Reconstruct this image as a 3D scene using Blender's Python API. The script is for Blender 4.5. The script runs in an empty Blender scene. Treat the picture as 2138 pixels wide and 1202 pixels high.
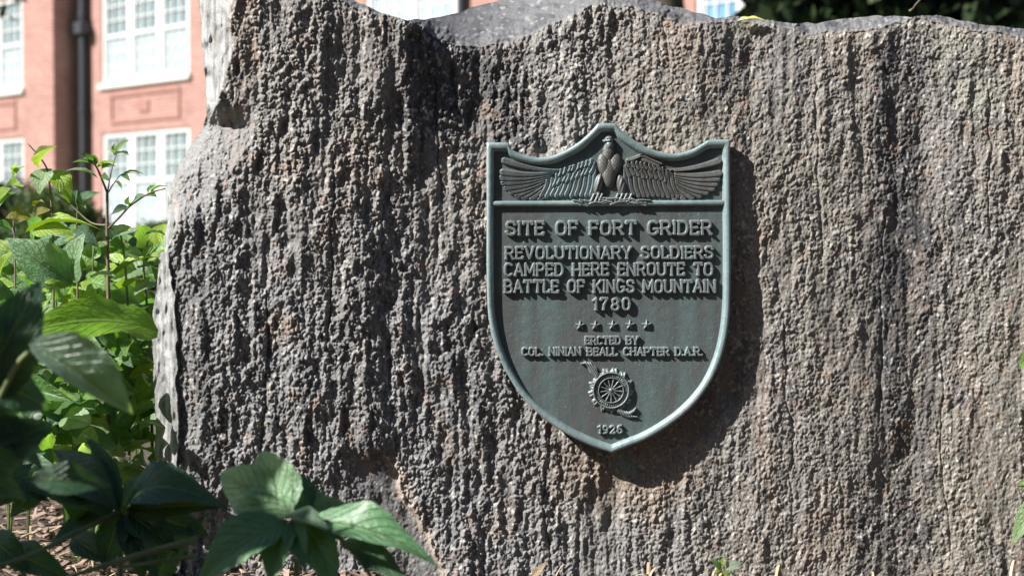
import bpy, bmesh, math, random
import numpy as np
from mathutils import Vector, Matrix, Euler
R = math.radians
rng = np.random.default_rng(7)
random.seed(11)

# ------------------------------------------------------------------ camera, sky, sun, exposure
SC = bpy.context.scene
FPX = 2138 * 50 / 36.0                 # focal length in photograph pixels
CAMZ, TILT, D0 = 0.54, R(1.6), 2.34    # camera height, downward tilt, distance of the stone's face
PX = D0 / FPX                          # metres per pixel at the stone
cam = bpy.data.cameras.new('camera')
cam.lens, cam.sensor_width = 50, 36
cam.clip_start, cam.clip_end = 0.05, 2000
cam.dof.use_dof = True
cam.dof.focus_distance = D0 - 0.02
cam.dof.aperture_fstop = 4.2
cam.dof.aperture_blades = 7
camo = bpy.data.objects.new('camera', cam)
camo.location = (0, 0, CAMZ)
camo.rotation_euler = (R(90) - TILT, 0, 0)
SC.collection.objects.link(camo)
SC.camera = camo

SUN = Vector((1.12, 0.50, -1.0)).normalized()        # direction the light travels
sl = bpy.data.lights.new('sun', 'SUN')
sl.energy, sl.angle, sl.color = 5.0, R(0.53), (1.0, 0.965, 0.91)
so = bpy.data.objects.new('sun', sl)
so.rotation_euler = (-SUN).to_track_quat('Z', 'Y').to_euler()
so.location = (-8, -4, 9)
SC.collection.objects.link(so)
wd = bpy.data.worlds.new('World')
SC.world = wd
wd.use_nodes = True
sk = wd.node_tree.nodes.new('ShaderNodeTexSky')
sk.sky_type = 'NISHITA'
sk.sun_disc = False
sk.sun_elevation = math.asin(-SUN.z)
sk.sun_rotation = math.atan2(-SUN.x, -SUN.y)
sk.air_density, sk.dust_density, sk.ozone_density = 1.0, 0.6, 1.2
bg = wd.node_tree.nodes['Background']
wd.node_tree.links.new(sk.outputs[0], bg.inputs[0])
bg.inputs[1].default_value = 0.05
SC.view_settings.view_transform = 'Standard'
SC.view_settings.look = 'None'
SC.view_settings.gamma = 1
SC.view_settings.exposure = 1.0
SC.cycles.max_bounces = 6
SC.cycles.use_denoising = True
SC.render.filter_size = 1.15

# ------------------------------------------------------------------ helpers
CT, ST = math.cos(TILT), math.sin(TILT)
def P(px, py, dep):
    """world points whose picture is (px, py) at distance dep along +Y (arrays or floats)"""
    cx = (np.asarray(px, float) - 1069) / FPX
    cy = -(np.asarray(py, float) - 601) / FPX
    dy = CT + cy * ST
    dz = -ST + cy * CT
    k = np.asarray(dep, float) / dy
    return np.stack(np.broadcast_arrays(cx * k, dep + 0 * k, CAMZ + dz * k), -1)
def PV(px, py, dep):
    return Vector(P(px, py, dep).tolist())

def mesh_np(name, verts, quads, smooth=True):
    me = bpy.data.meshes.new(name)
    v = np.ascontiguousarray(verts, np.float32).reshape(-1, 3)
    q = np.ascontiguousarray(quads, np.int32)
    n, k = q.shape
    me.vertices.add(len(v)); me.vertices.foreach_set('co', v.ravel())
    me.loops.add(n * k); me.loops.foreach_set('vertex_index', q.ravel())
    me.polygons.add(n)
    me.polygons.foreach_set('loop_start', np.arange(0, n * k, k, dtype=np.int32))
    me.polygons.foreach_set('loop_total', np.full(n, k, np.int32))
    if smooth:
        me.polygons.foreach_set('use_smooth', np.ones(n, bool))
    me.update(calc_edges=True)
    return me
def link(name, me, mat, parent=None):
    o = bpy.data.objects.new(name, me)
    SC.collection.objects.link(o)
    if mat: me.materials.append(mat)
    if parent: o.parent = parent
    return o
def tag(o, label=None, cat=None, group=None, kind=None):
    if label: o['label'] = label
    if cat: o['category'] = cat
    if group: o['group'] = group
    if kind: o['kind'] = kind
    return o
def empty(name, loc, label, cat, group=None, rz=0.0):
    o = bpy.data.objects.new(name, None)
    o.location = loc; o.rotation_euler = (0, 0, rz); o.empty_display_size = 0.1
    SC.collection.objects.link(o)
    return tag(o, label, cat, group)
def grid_quads(nr, nc):
    i = np.arange((nr - 1) * nc).reshape(nr - 1, nc)[:, :-1].ravel()
    return np.stack([i, i + nc, i + nc + 1, i + 1], 1)
def color_attr(me, name, rgb):
    a = me.attributes.new(name, 'FLOAT_COLOR', 'POINT')
    c = np.ones((len(rgb), 4), np.float32); c[:, :3] = rgb
    a.data.foreach_set('color', c.ravel())

class MB:
    """collects boxes, tubes, fans and free faces into one mesh"""
    def __init__(s): s.v, s.f = [], []
    def add(s, v, f):
        b = len(s.v); s.v += [tuple(p) for p in v]; s.f += [tuple(i + b for i in q) for q in f]
    def box(s, x0, x1, y0, y1, z0, z1):
        s.add([(x0,y0,z0),(x1,y0,z0),(x1,y1,z0),(x0,y1,z0),(x0,y0,z1),(x1,y0,z1),(x1,y1,z1),(x0,y1,z1)],
              [(0,3,2,1),(4,5,6,7),(0,1,5,4),(1,2,6,5),(2,3,7,6),(3,0,4,7)])
    def tube(s, pts, rad, n=8):
        pts = [Vector(p) for p in pts]
        rad = rad if hasattr(rad, '__len__') else [rad] * len(pts)
        v, f = [], []
        u = None
        for i, p in enumerate(pts):
            t = (pts[min(i + 1, len(pts) - 1)] - pts[max(i - 1, 0)]).normalized()
            if u is None:
                u = t.orthogonal().normalized()
            u = (u - t * u.dot(t)).normalized()
            w = t.cross(u)
            for k in range(n):
                a = 2 * math.pi * k / n
                v.append(p + (u * math.cos(a) + w * math.sin(a)) * rad[i])
        for i in range(len(pts) - 1):
            for k in range(n):
                a, b = i * n + k, i * n + (k + 1) % n
                f.append((a, b, b + n, a + n))
        f.append(tuple(range(n - 1, -1, -1))); f.append(tuple(range((len(pts) - 1) * n, len(pts) * n)))
        s.add(v, f)
    def build(s, name, mat, parent=None, smooth=False, off=(0, 0, 0)):
        me = bpy.data.meshes.new(name)
        ox, oy, oz = off
        me.from_pydata([(x - ox, y - oy, z - oz) for x, y, z in s.v], [], s.f)
        if smooth:
            me.polygons.foreach_set('use_smooth', [True] * len(me.polygons))
        me.update()
        return link(name, me, mat, parent)

# ---- node helpers
def new_mat(name):
    m = bpy.data.materials.new(name); m.use_nodes = True
    nt = m.node_tree
    return m, nt, nt.nodes['Principled BSDF'], nt.nodes['Material Output']
def nd(nt, typ, **kw):
    n = nt.nodes.new(typ)
    for k, v in kw.items():
        if k.startswith('i_'):
            key = k[2:]
            n.inputs[int(key) if key.isdigit() else key.replace('_', ' ')].default_value = v
        else: setattr(n, k, v)
    return n
def ramp(nt, src, stops):
    r = nt.nodes.new('ShaderNodeValToRGB')
    e = r.color_ramp.elements
    while len(e) < len(stops): e.new(0.5)
    for el, (p, c) in zip(e, stops):
        el.position = p
        el.color = (*c, 1) if hasattr(c, '__len__') else (c, c, c, 1)
    nt.links.new(src, r.inputs[0])
    return r.outputs[0]
def mixc(nt, fac, a, b, mode='MIX'):
    m = nt.nodes.new('ShaderNodeMix'); m.data_type = 'RGBA'; m.blend_type = mode
    for s, val in ((m.inputs[0], fac), (m.inputs[6], a), (m.inputs[7], b)):
        if hasattr(val, 'links'): nt.links.new(val, s)
        elif hasattr(val, '__len__'): s.default_value = (*val, 1) if len(val) == 3 else val
        else: s.default_value = val
    return m.outputs[2]
def noise(nt, vec, scale, detail=4, rough=0.55, dist=0.0):
    n = nd(nt, 'ShaderNodeTexNoise')
    n.inputs['Scale'].default_value = scale; n.inputs['Detail'].default_value = detail
    n.inputs['Roughness'].default_value = rough; n.inputs['Distortion'].default_value = dist
    if vec is not None: nt.links.new(vec, n.inputs['Vector'])
    return n.outputs['Fac']
def coords(nt, scale=(1, 1, 1), which='Object'):
    tc = nd(nt, 'ShaderNodeTexCoord'); mp = nd(nt, 'ShaderNodeMapping')
    mp.inputs['Scale'].default_value = scale
    nt.links.new(tc.outputs[which], mp.inputs['Vector'])
    return mp.outputs[0]
def bump(nt, bsdf, h, strength, dist, prev=None):
    b = nd(nt, 'ShaderNodeBump'); b.inputs['Strength'].default_value = strength; b.inputs['Distance'].default_value = dist
    nt.links.new(h, b.inputs['Height'])
    if prev is not None: nt.links.new(prev, b.inputs['Normal'])
    nt.links.new(b.outputs[0], bsdf.inputs['Normal'])
    return b.outputs[0]
def simple_mat(name, col, rough=0.6, metal=0.0, var=0.0, scale=20.0, bstr=0.0):
    m, nt, b, _ = new_mat(name)
    v = coords(nt)
    n = noise(nt, v, scale, 5)
    lo = tuple(c * (1 - var) for c in col); hi = tuple(min(1, c * (1 + var)) for c in col)
    nt.links.new(ramp(nt, n, [(0.3, lo), (0.7, hi)]), b.inputs['Base Color'])
    b.inputs['Roughness'].default_value = rough; b.inputs['Metallic'].default_value = metal
    if bstr: bump(nt, b, n, bstr, 0.01)
    return m
# ------------------------------------------------------------------ the stone
X0, X1, Y0, Y1 = 270, 2330, -80, 1270          # canvas in photograph pixels, step 1
CW, CH = X1 - X0, Y1 - Y0
KX = np.fft.rfftfreq(CW)[None, :] * 2 * np.pi
KY = np.fft.fftfreq(CH)[:, None] * 2 * np.pi
def gn(sx, sy):
    """smooth random field, unit spread, feature size sx by sy pixels"""
    f = np.fft.rfft2(rng.standard_normal((CH, CW))) * np.exp(-0.5 * ((KX * sx) ** 2 + (KY * sy) ** 2))
    a = np.fft.irfft2(f, s=(CH, CW))
    return (a / a.std()).astype(np.float32)
def cells(cx, cy, wx, wy):
    """rounded knobs: 1 at the middle of a knob, 0 in the crevice between two"""
    nx, ny = int(CW / cx) + 4, int(CH / cy) + 4
    jx, jy = rng.random((ny, nx)) * 0.9 + 0.05, rng.random((ny, nx)) * 0.9 + 0.05
    hh = rng.random((ny, nx)).astype(np.float32)
    gx = (np.arange(CW)[None, :] + wx) / cx + 1.5
    gy = (np.arange(CH)[:, None] + wy) / cy + 1.5
    gx = np.clip(gx, 1, nx - 2.01); gy = np.clip(gy, 1, ny - 2.01)
    ix, iy = gx.astype(int), gy.astype(int)
    f1 = np.full((CH, CW), 9.0, np.float32); f2 = f1.copy(); hv = f1 * 0
    for a in (-1, 0, 1):
        for b in (-1, 0, 1):
            cxi, cyi = ix + a, iy + b
            d = np.hypot(gx - cxi - jx[cyi, cxi], gy - cyi - jy[cyi, cxi]).astype(np.float32)
            nearer = d < f1
            f2 = np.where(nearer, f1, np.minimum(f2, d))
            hv = np.where(nearer, hh[cyi, cxi], hv)
            f1 = np.where(nearer, d, f1)
    return np.sqrt(np.clip(1 - (f1 / 0.72) ** 2, 0, 1)) * np.clip((f2 - f1) * 5, 0, 1) ** 0.5, hv
def sstep(a, b, x):
    t = np.clip((x - a) / (b - a), 0, 1); return t * t * (3 - 2 * t)
def curve(pts):
    a = np.array(pts, float); return lambda x: np.interp(x, a[:, 0], a[:, 1])
# silhouette of the top, edge between front and top, silhouette of the left, edge between front and left side
TOPF = curve([(270,-70),(560,-60),(690,-22),(740,2),(800,28),(850,44),(875,41),(905,38),(950,27),(1020,8),(1060,-3),(1120,-14),(1250,-22),(1330,-6),
              (1400,12),(1450,25),(1500,38),(1530,33),(1570,38),(1610,45),(1640,48),(1700,50),(1740,42),(1800,36),(1840,32),(1900,33),(1960,32),
              (2000,42),(2060,52),(2138,62),(2330,90)])
RIDGE = curve([(270,-60),(560,-50),(690,-12),(740,8),(800,35),(850,52),(880,62),(925,86),(950,96),(1000,98),(1040,95),(1080,85),(1120,66),(1160,50),
              (1200,31),(1250,12),(1300,15),(1350,25),(1420,42),(1500,46),(1530,46),(1570,49),(1600,54),(1640,60),(1680,70),(1720,73),(1800,69),(1840,56),
              (1870,47),(1940,46),(2010,58),(2060,68),(2138,84),(2330,110)])
LEFT = curve([(-80,414),(0,415),(60,420),(120,425),(200,430),(238,432),(262,424),(300,401),(340,376),(370,362),(410,351),(470,349),(522,348),(530,331),
              (600,328),(650,318),(690,316),(760,320),(830,323),(900,326),(980,328),(1100,330),(1270,322)])
SIDE = curve([(-80,500),(0,492),(60,478),(110,466),(150,457),(200,449),(238,446),(262,446),(300,426),(340,396),(370,377),(410,360),(470,354),(520,352),(532,352),
              (560,356),(600,362),(650,366),(690,369),(760,371),(830,370),(900,374),(980,370),(1100,378),(1270,380)])
GX, GY = np.meshgrid(np.arange(X0, X1, dtype=np.float32), np.arange(Y0, Y1, dtype=np.float32))
wob = gn(26, 40) * 5 + gn(9, 14) * 2.5
left_w = 1 - sstep(900, 1500, GX + gn(120, 200) * 90)          # knobbly left, finer right
w1, w2 = gn(10, 16) * 3, gn(10, 16) * 4
kA, hA = cells(17, 25, w1, w2)
kB, hB = cells(9, 12, w1 * 0.5, w2 * 0.5)
def billow(sx, sy):
    """rounded lumps with sharp crevices"""
    return np.abs(gn(sx, sy) + 0.25 * gn(sx * 0.5, sy * 0.5)) - 0.8
b1, b2, b3 = billow(5.2, 7.5), billow(3.0, 3.8), billow(1.6, 2.0)
streak = gn(7, 110); streak2 = gn(3.2, 48); lump = gn(13, 26); mid = gn(7, 11); fine = gn(1.8, 2.4); broad = gn(34, 90)
pits = np.maximum(0, gn(6, 15) + 0.45 * streak - 0.6)
cover = sstep(-0.8, 0.6, gn(20, 48) + 0.6 * streak)            # where the crust of knobs is thick
amp = 0.55 + 0.45 * cover
wide = gn(15, 150); thin = gn(2.0, 36)
plane = sstep(0.75, 1.35, gn(24, 75) + 0.35 * wide)            # flaked patches without knobs
rib = sstep(-1.2, 1.2, gn(70, 110))                            # where the drill-like ribs run strongest
gr1, gr2 = billow(4.0, 4.6), billow(2.3, 2.7)                   # crystalline grain, no direction
chips = np.maximum(gn(5, 8) + gn(16, 40) * 0.5, -0.2)          # broken scales standing proud
h = ((streak * 1.0 + wide * 0.9) * (0.35 + 0.7 * rib) * (0.72 + 0.5 * left_w) + streak2 * (0.5 + 0.3 * left_w) + thin * 0.2 + lump * 1.35 + broad * 2.9 + mid * 0.9 + fine * 0.7
     + (1 - 0.75 * plane) * (cover * (kA * (0.3 + hA) * (0.6 + 1.2 * left_w)) + amp * (kB * (0.2 + hB) * 1.3 + b1 * (0.4 + 0.9 * left_w) + b2 * 0.9 + gr1 * 1.2) + chips * 0.9) + (gr2 * 1.15 + b3 * 0.5) * (1 - 0.5 * plane)
     + cover * 1.5 - pits * (2.0 + 1.6 * left_w) - plane * 2.0)
# hairline splits running down the grain
for cx_, ya, yb, dx in ((905,130,420,18),(700,300,760,-14),(1385,20,150,10),(1700,120,560,20),(1850,420,900,-16),(1960,700,1180,26),(1640,640,1100,14),(560,560,1000,-10),(2060,150,520,8),(1130,960,1230,22)):
    ln = np.abs(GX - cx_ - dx * (GY - ya) / (yb - ya) - w1 * 0.8 - wob * 0.5)
    h = h - 3.5 * sstep(3.2, 0.6, ln) * sstep(ya, ya + 50, GY) * sstep(yb, yb - 50, GY) - 1.2 * sstep(9, 2, ln) * sstep(ya, ya + 50, GY) * sstep(yb, yb - 50, GY)
h = h * (0.60 + 0.36 * left_w)
# broad shape of the face: depth in mm along x, at three heights
prof = {60:   [(270,0),(480,-14),(640,-20),(800,-22),(930,8),(1000,30),(1080,36),(1150,18),(1250,4),(1450,-4),(1500,2),(1560,14),(1700,6),(1830,4),(1920,16),(2040,0),(2330,0)],
        340:  [(270,0),(450,-12),(640,-17),(800,-12),(930,12),(1000,18),(1080,12),(1200,-3),(1450,-13),(1520,-12),(1570,-9),(1700,-2),(1800,4),(1900,18),(2010,4),(2330,0)],
        680:  [(270,0),(430,-8),(640,-12),(800,-10),(930,2),(1000,6),(1090,6),(1250,2),(1450,0),(1560,-4),(1680,-6),(1790,-2),(1900,16),(2000,4),(2330,0)],
        1000: [(270,0),(430,-8),(640,-10),(790,-6),(850,4),(930,0),(1020,-2),(1150,4),(1300,8),(1420,2),(1560,-6),(1700,-4),(1800,0),(1900,14),(2000,4),(2330,0)],
        1250: [(270,0),(430,-10),(640,-14),(820,-4),(880,0),(960,-6),(1080,0),(1130,6),(1250,-4),(1420,-6),(1560,-4),(1700,-4),(1800,0),(1900,12),(2000,2),(2330,-4)]}
ys = sorted(prof)
rows = np.stack([np.interp(np.arange(X0, X1), *np.array(prof[k], float).T) for k in ys])
for _ in range(2):
    k = np.hanning(71); k /= k.sum()
    rows = np.stack([np.convolve(np.pad(r, 35, 'edge'), k, 'valid') for r in rows])
dep = np.stack([np.interp(np.arange(Y0, Y1), ys, rows[:, i]) for i in range(CW)], 1).astype(np.float32)
# dressed hollow behind the plaque
def in_poly_soft(poly, soft):
    poly = np.array(poly, float); best = np.full(GX.shape, 1e9, np.float32); ins = np.zeros(GX.shape, bool)
    for (ax, ay), (bx, by) in zip(poly, np.roll(poly, -1, 0)):
        ex, ey = bx - ax, by - ay
        t = np.clip(((GX - ax) * ex + (GY - ay) * ey) / (ex * ex + ey * ey), 0, 1)
        best = np.minimum(best, np.hypot(GX - ax - t * ex, GY - ay - t * ey))
        c = (ay > GY) != (by > GY)
        ins ^= c & (GX < (bx - ax) * (GY - ay) / (by - ay + 1e-9) + ax)
    d = np.where(ins, -best, best) + gn(18, 30) * 7 + gn(6, 9) * 3
    return sstep(soft, -soft, d)
hollow = in_poly_soft([(1040,330),(1510,330),(1552,380),(1560,560),(1566,700),(1545,810),(1495,890),(1430,960),(1375,1000),(1330,1000),(1255,965),(1160,900),(1085,800),(1045,690)], 13)
hollow = np.clip(hollow + 0, 0, 1)
crack = np.abs(GX - np.interp(GY, [930, 990, 1040, 1085, 1140, 1200, 1270], [790, 835, 842, 872, 900, 925, 940]) - wob)
crack_m = sstep(26, 4, crack) * sstep(930, 970, GY)
scar = sstep(0, 8, np.interp(GY, [930, 990, 1040, 1085, 1140, 1200, 1270], [790, 835, 842, 872, 900, 925, 940]) + wob - GX) \
     * sstep(150, 40, np.interp(GY, [930, 1270], [800, 930]) - GX) * sstep(920, 985, GY)
h = h * (1 - 0.72 * hollow) + hollow * (streak2 * 0.22 + streak * 0.2 + lump * 0.5 + gn(2.4, 16) * 0.3)
h = h * (1 - 0.75 * scar) - scar * 13
dep = dep * (1 - 0.75 * hollow) + hollow * (-13 + 22 * sstep(300, 900, GY))
# the top slopes back, the left side turns away; both are smoother
ridge = RIDGE(np.arange(X0, X1) )[None, :] + wob * 0.8 + lump * 1.6 + gn(2.5, 2.5) * 1.0 + gn(70, 40) * 2
side = SIDE(np.arange(Y0, Y1))[:, None] + (wob * 0.9 + lump * 2.2) * (0.35 + 0.65 * sstep(520, 440, GY)) + gn(3, 7) * 1.8
on_top = sstep(-4, 8, ridge - GY)
on_side = sstep(-2, 3, side - GX) * (1 - 0.85 * sstep(215, 260, GY) * sstep(470, 400, GY))
kr = np.hanning(121); kr /= kr.sum()
ridge_s = np.convolve(np.pad(RIDGE(np.arange(X0, X1)), 60, 'edge'), kr, 'valid')[None, :]
tv = np.maximum(ridge - GY, 0); tv = tv + (np.maximum(ridge_s - GY, 0) - tv) * sstep(4, 50, tv); sv = np.maximum(side - GX, 0)
smooth_h = gn(12, 9) * 0.9 + gn(5, 3) * 0.5 + gn(2.2, 1.6) * 0.32 + gn(40, 30) * 1.2 - np.maximum(0, gn(7, 4) - 1.1) * 1.5
side_h = streak * 1.3 + streak2 * 1.7 + gn(1.7, 24) * 1.0 + fine * 0.35 + gr2 * 0.3 + wide * 0.8
h = h * (1 - on_top) + smooth_h * 0.85 * on_top
h = h * (1 - on_side) + side_h * 0.8 * on_side
dep = dep + tv * PX * 1000 * 2.7 + np.minimum(tv, 8) * 0.6 + sv * PX * 1000 * (1.7 + 0.5 * sstep(250, 200, GY))
rnd = sstep(14, 0, GY - ridge) * 3 * (1 - on_top) + sstep(12, 0, GX - side) * 1.5 * (1 - on_side)
round_l = np.maximum(0, (SIDE(np.arange(Y0, Y1))[:, None] + 95 + wob) - GX) * sstep(215, 270, GY) * sstep(470, 390, GY)
dep = dep + round_l * 0.55 + 7 * sstep(-1, 4, GX - side) * sstep(34, 8, GX - side) * sstep(500, 570, GY)
blend_l = np.clip(round_l / 90, 0, 1)
D = D0 + (dep - h + rnd + 2.0) / 1000.0
# colour of the stone: minerals, stains, lichen, plus some sun and shade painted in
base = np.stack([0.242 + 0 * GX, 0.230 + 0 * GX, 0.218 + 0 * GX], -1)
def blend(c, m):
    global base
    m = np.clip(m, 0, 1)[..., None]; base = base * (1 - m) + np.array(c, np.float32) * m
n1, n2, n3, n4 = gn(60, 120), gn(30, 60), gn(12, 20), gn(5, 7)
blend((0.215, 0.216, 0.224), left_w * 0.8 * sstep(250, 700, GY + n1 * 120))
blend((0.265, 0.238, 0.200), (1 - left_w) * (0.55 + 0.25 * n1))
blend((0.33, 0.265, 0.215), sstep(0.6, 1.6, n2 + 0.6 * n3) * 0.5)
blend((0.30, 0.31, 0.25), sstep(0.5, 1.6, gn(50, 90)) * 0.5 * sstep(1650, 1900, GX) * sstep(700, 400, GY))
blend((0.26, 0.19, 0.135), sstep(120, 0, np.hypot((GX - 1290) * 0.45, GY - 990)) * 0.7)
blend((0.22, 0.18, 0.15), hollow * 0.6)
def stain_shade(cx, w, y0, y1, s):
    c = sstep(w, w * 0.35, np.abs(GX - cx - n1 * 14 - n2 * 7)) * sstep(y0 - 30, y0 + 30, GY) * sstep(y1 + 130, y1 - 60, GY)
    blend((0.075, 0.073, 0.078), c * (s + 0.22 * n3 + 0.15 * streak))
stain_shade(1000, 140, -60, 240, 0.8); stain_shade(880, 70, 20, 420, 0.4); stain_shade(1525, 85, 40, 260, 0.55); stain_shade(1885, 95, 80, 1260, 0.6); stain_shade(430, 60, 500, 1260, 0.3); stain_shade(760, 60, 640, 1000, 0.3); stain_shade(960, 60, 400, 900, 0.3); stain_shade(2010, 30, 100, 900, 0.3)  # top middle and two right bands also paint shade of slopes turned from sun
stain_shade(1770, 60, 560, 1260, 0.28); stain_shade(640, 60, 500, 1200, 0.15); stain_shade(1075, 60, 250, 420, 0.35); stain_shade(1660, 60, 60, 260, 0.2)
blend((0.10, 0.10, 0.105), sstep(0.9, 2.0, n3 + 0.6 * n4) * 0.45)
blend((0.55, 0.52, 0.48), sstep(0.9, 2.0, gn(2.0, 2.4) + 0.3 * n3) * 0.6)  # pale quartz specks, their glints put into the colour
blend((0.09, 0.09, 0.095), sstep(1.0, 2.2, gn(2.0, 2.6) + 0.3 * n3) * 0.6)
blend((0.30, 0.20, 0.15), sstep(1.2, 2.2, gn(7, 9) + 0.3 * n2) * 0.4)
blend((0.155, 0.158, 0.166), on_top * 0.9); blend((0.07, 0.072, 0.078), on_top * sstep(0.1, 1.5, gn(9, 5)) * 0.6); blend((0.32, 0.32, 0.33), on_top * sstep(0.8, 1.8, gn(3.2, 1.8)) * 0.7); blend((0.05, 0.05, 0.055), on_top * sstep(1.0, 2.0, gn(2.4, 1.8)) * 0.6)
blend((0.37, 0.375, 0.372), on_side * 0.85); blend((0.20, 0.18, 0.15), on_side * sstep(0.8, 2, gn(9, 30)) * 0.6); blend((0.12, 0.12, 0.12), on_side * sstep(1.0, 2.0, gn(2.2, 12)) * 0.7); blend((0.17, 0.17, 0.165), on_side * sstep(0.0, 0.9, gn(1.6, 34) + 0.6 * streak2) * 0.75)  # sun on the left side painted as a paler base, with darker streaks
blend((0.17, 0.29, 0.27), sstep(30, 4, np.hypot((GX - 1296) * 0.8, (GY - 966) * 0.7) + n3 * 9 + n4 * 4) * 0.65)      # verdigris run-off
blend((0.42, 0.345, 0.29), sstep(20, 4, crack) * sstep(940, 975, GY) * 0.75)  # lit ledge along the crack: its warm highlight is painted in
blend((0.29, 0.29, 0.285), blend_l * 0.5)  # sun on the rounded left corner painted paler
blend((0.10, 0.10, 0.105), sstep(-2, 3, GX - side) * sstep(26, 6, GX - side) * sstep(500, 560, GY) * 0.55)  # darker line down the groove beside the left side edge
base = base * np.array([0.915, 0.912, 0.915], np.float32)
base = np.clip(base, 0.02, 0.8)

STEP = 1.25
def build_stone():
    nc, nr = int((X1 - 30 - 330) / STEP), int((Y1 - 20) / STEP)
    s = np.linspace(0, 1, nc)[None, :]; t = np.linspace(0, 1, nr)[:, None]
    ljit = gn(9, 9)[:, 40]; tjit = gn(8, 8)[60, :]
    px = 330 + s * (X1 - 20 - 330) + 0 * t
    for _ in range(4):
        top = TOPF(px) + np.interp(px, np.arange(X0, X1), tjit) * 1.2
        py = (Y1 - 15) + (top - (Y1 - 15)) * (1 - t)
        lf = LEFT(py) + np.interp(py, np.arange(Y0, Y1), ljit) * 1.3
        px = lf + s * (X1 - 20 - lf)
    fx = np.clip(px - X0, 0, CW - 1.01); fy = np.clip(py - Y0, 0, CH - 1.01)
    ix, iy = fx.astype(int), fy.astype(int); ax, ay = fx - ix, fy - iy
    def samp(a):
        if a.ndim == 3: bx, by = ax[..., None], ay[..., None]
        else: bx, by = ax, ay
        return (a[iy, ix] * (1 - bx) + a[iy, ix + 1] * bx) * (1 - by) + (a[iy + 1, ix] * (1 - bx) + a[iy + 1, ix + 1] * bx) * by
    d = samp(D); col = samp(base)
    v = P(px, py, d)
    quads = grid_quads(nr, nc)
    # close the body: rings behind the outline, then a back
    idx = np.arange(nr * nc).reshape(nr, nc)
    loop = np.concatenate([idx[::-1, 0], idx[0, 1:], idx[1:, -1]])
    ring = v.reshape(-1, 3)[loop]; rc = col.reshape(-1, 3)[loop]
    vs, cs, qs, prev = [v.reshape(-1, 3)], [col.reshape(-1, 3)], [quads[:, ::-1]], loop
    cen = np.array([0.2, 0, 0.35]); nb = nr * nc
    back = D0 + 0.62
    for k, (f, sc) in enumerate([(0.25, 1.0), (0.5, 0.99), (0.75, 0.96), (1.0, 0.86), (1.05, 0.45), (1.06, 0.02)]):
        p = ring.copy()
        p[:, 1] = ring[:, 1] * (1 - min(f, 1)) + back * min(f, 1) + (f - 1 if f > 1 else 0)
        p[:, 0] = cen[0] + (ring[:, 0] - cen[0]) * sc
        p[:, 2] = cen[2] + (ring[:, 2] - cen[2]) * sc
        p += rng.standard_normal(p.shape) * 0.0012
        cur = np.arange(nb, nb + len(loop)); nb += len(loop)
        qs.append(np.stack([prev[:-1], prev[1:], cur[1:], cur[:-1]], 1))
        vs.append(p); cs.append(rc * 0.95); prev = cur
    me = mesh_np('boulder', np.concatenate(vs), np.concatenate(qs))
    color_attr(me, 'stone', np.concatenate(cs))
    return me
m, nt, b, _ = new_mat('weathered_granite')
at = nd(nt, 'ShaderNodeAttribute', attribute_name='stone')
v = coords(nt, (1, 1, 0.5))
sp = noise(nt, v, 420, 3, 0.7)
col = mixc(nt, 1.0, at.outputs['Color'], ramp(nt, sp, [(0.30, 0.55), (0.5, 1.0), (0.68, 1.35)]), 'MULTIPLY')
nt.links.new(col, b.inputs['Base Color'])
b.inputs['Roughness'].default_value = 0.75; b.inputs['Specular IOR Level'].default_value = 0.35
bump(nt, b, noise(nt, v, 520, 4, 0.7), 0.75, 0.0016)
boulder = link('boulder', build_stone(), m)
tag(boulder, 'large rough grey granite boulder carrying a bronze shield plaque', 'boulder')
# ------------------------------------------------------------------ the bronze plaque
DF = D0 - 0.021                          # distance of the plaque's field
def W(px, py, h):
    """plaque point: picture position on the field, raised h pixels (0.79 mm each) towards the viewer"""
    v = P(px, py, DF + 0 * np.asarray(h, float))
    v[..., 1] -= np.asarray(h, float) * PX
    return v
def bronze(name, dark, light, edge, gran, rough=0.5):
    m, nt, b, _ = new_mat(name)
    v = coords(nt)
    vs = coords(nt, (1, 1, 0.10))
    c = mixc(nt, ramp(nt, noise(nt, vs, 26, 4, 0.6), [(0.38, 0), (0.66, 1)]), dark, light)
    c = mixc(nt, ramp(nt, noise(nt, v, 55, 5, 0.7), [(0.5, 0), (0.75, 0.7)]), c, edge)
    sp = noise(nt, v, 900, 2, 0.5)
    c = mixc(nt, 0.5, c, ramp(nt, sp, [(0.35, 0.5), (0.65, 1.0)]), 'MULTIPLY')
    c = mixc(nt, ramp(nt, noise(nt, v, 260, 2, 0.5), [(0.70, 0), (0.74, 0.5)]), c, (0.34, 0.44, 0.42))
    nt.links.new(c, b.inputs['Base Color'])
    b.inputs['Roughness'].default_value = rough
    b.inputs['Metallic'].default_value = 0.25
    b.inputs['Specular IOR Level'].default_value = 0.5
    bp = bump(nt, b, noise(nt, v, 620, 3, 0.6), gran, 0.0008)
    bump(nt, b, noise(nt, v, 60, 3, 0.6), 0.25, 0.004, bp)
    return m
M_field = bronze('patinated_bronze', (0.115, 0.130, 0.132), (0.145, 0.205, 0.208), (0.150, 0.118, 0.100), 0.8)
M_rim = bronze('pale_verdigris_bronze', (0.25, 0.345, 0.355), (0.37, 0.47, 0.475), (0.17, 0.21, 0.21), 0.4, 0.42)
M_let = bronze('rubbed_bronze', (0.22, 0.255, 0.258), (0.25, 0.305, 0.31), (0.20, 0.185, 0.17), 0.25, 0.42)
M_eag = bronze('brown_bronze', (0.132, 0.128, 0.118), (0.155, 0.175, 0.172), (0.17, 0.22, 0.22), 0.5, 0.45)
M_wing = bronze('blue_green_bronze', (0.15, 0.165, 0.168), (0.20, 0.285, 0.305), (0.15, 0.135, 0.12), 0.5, 0.45)
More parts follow.
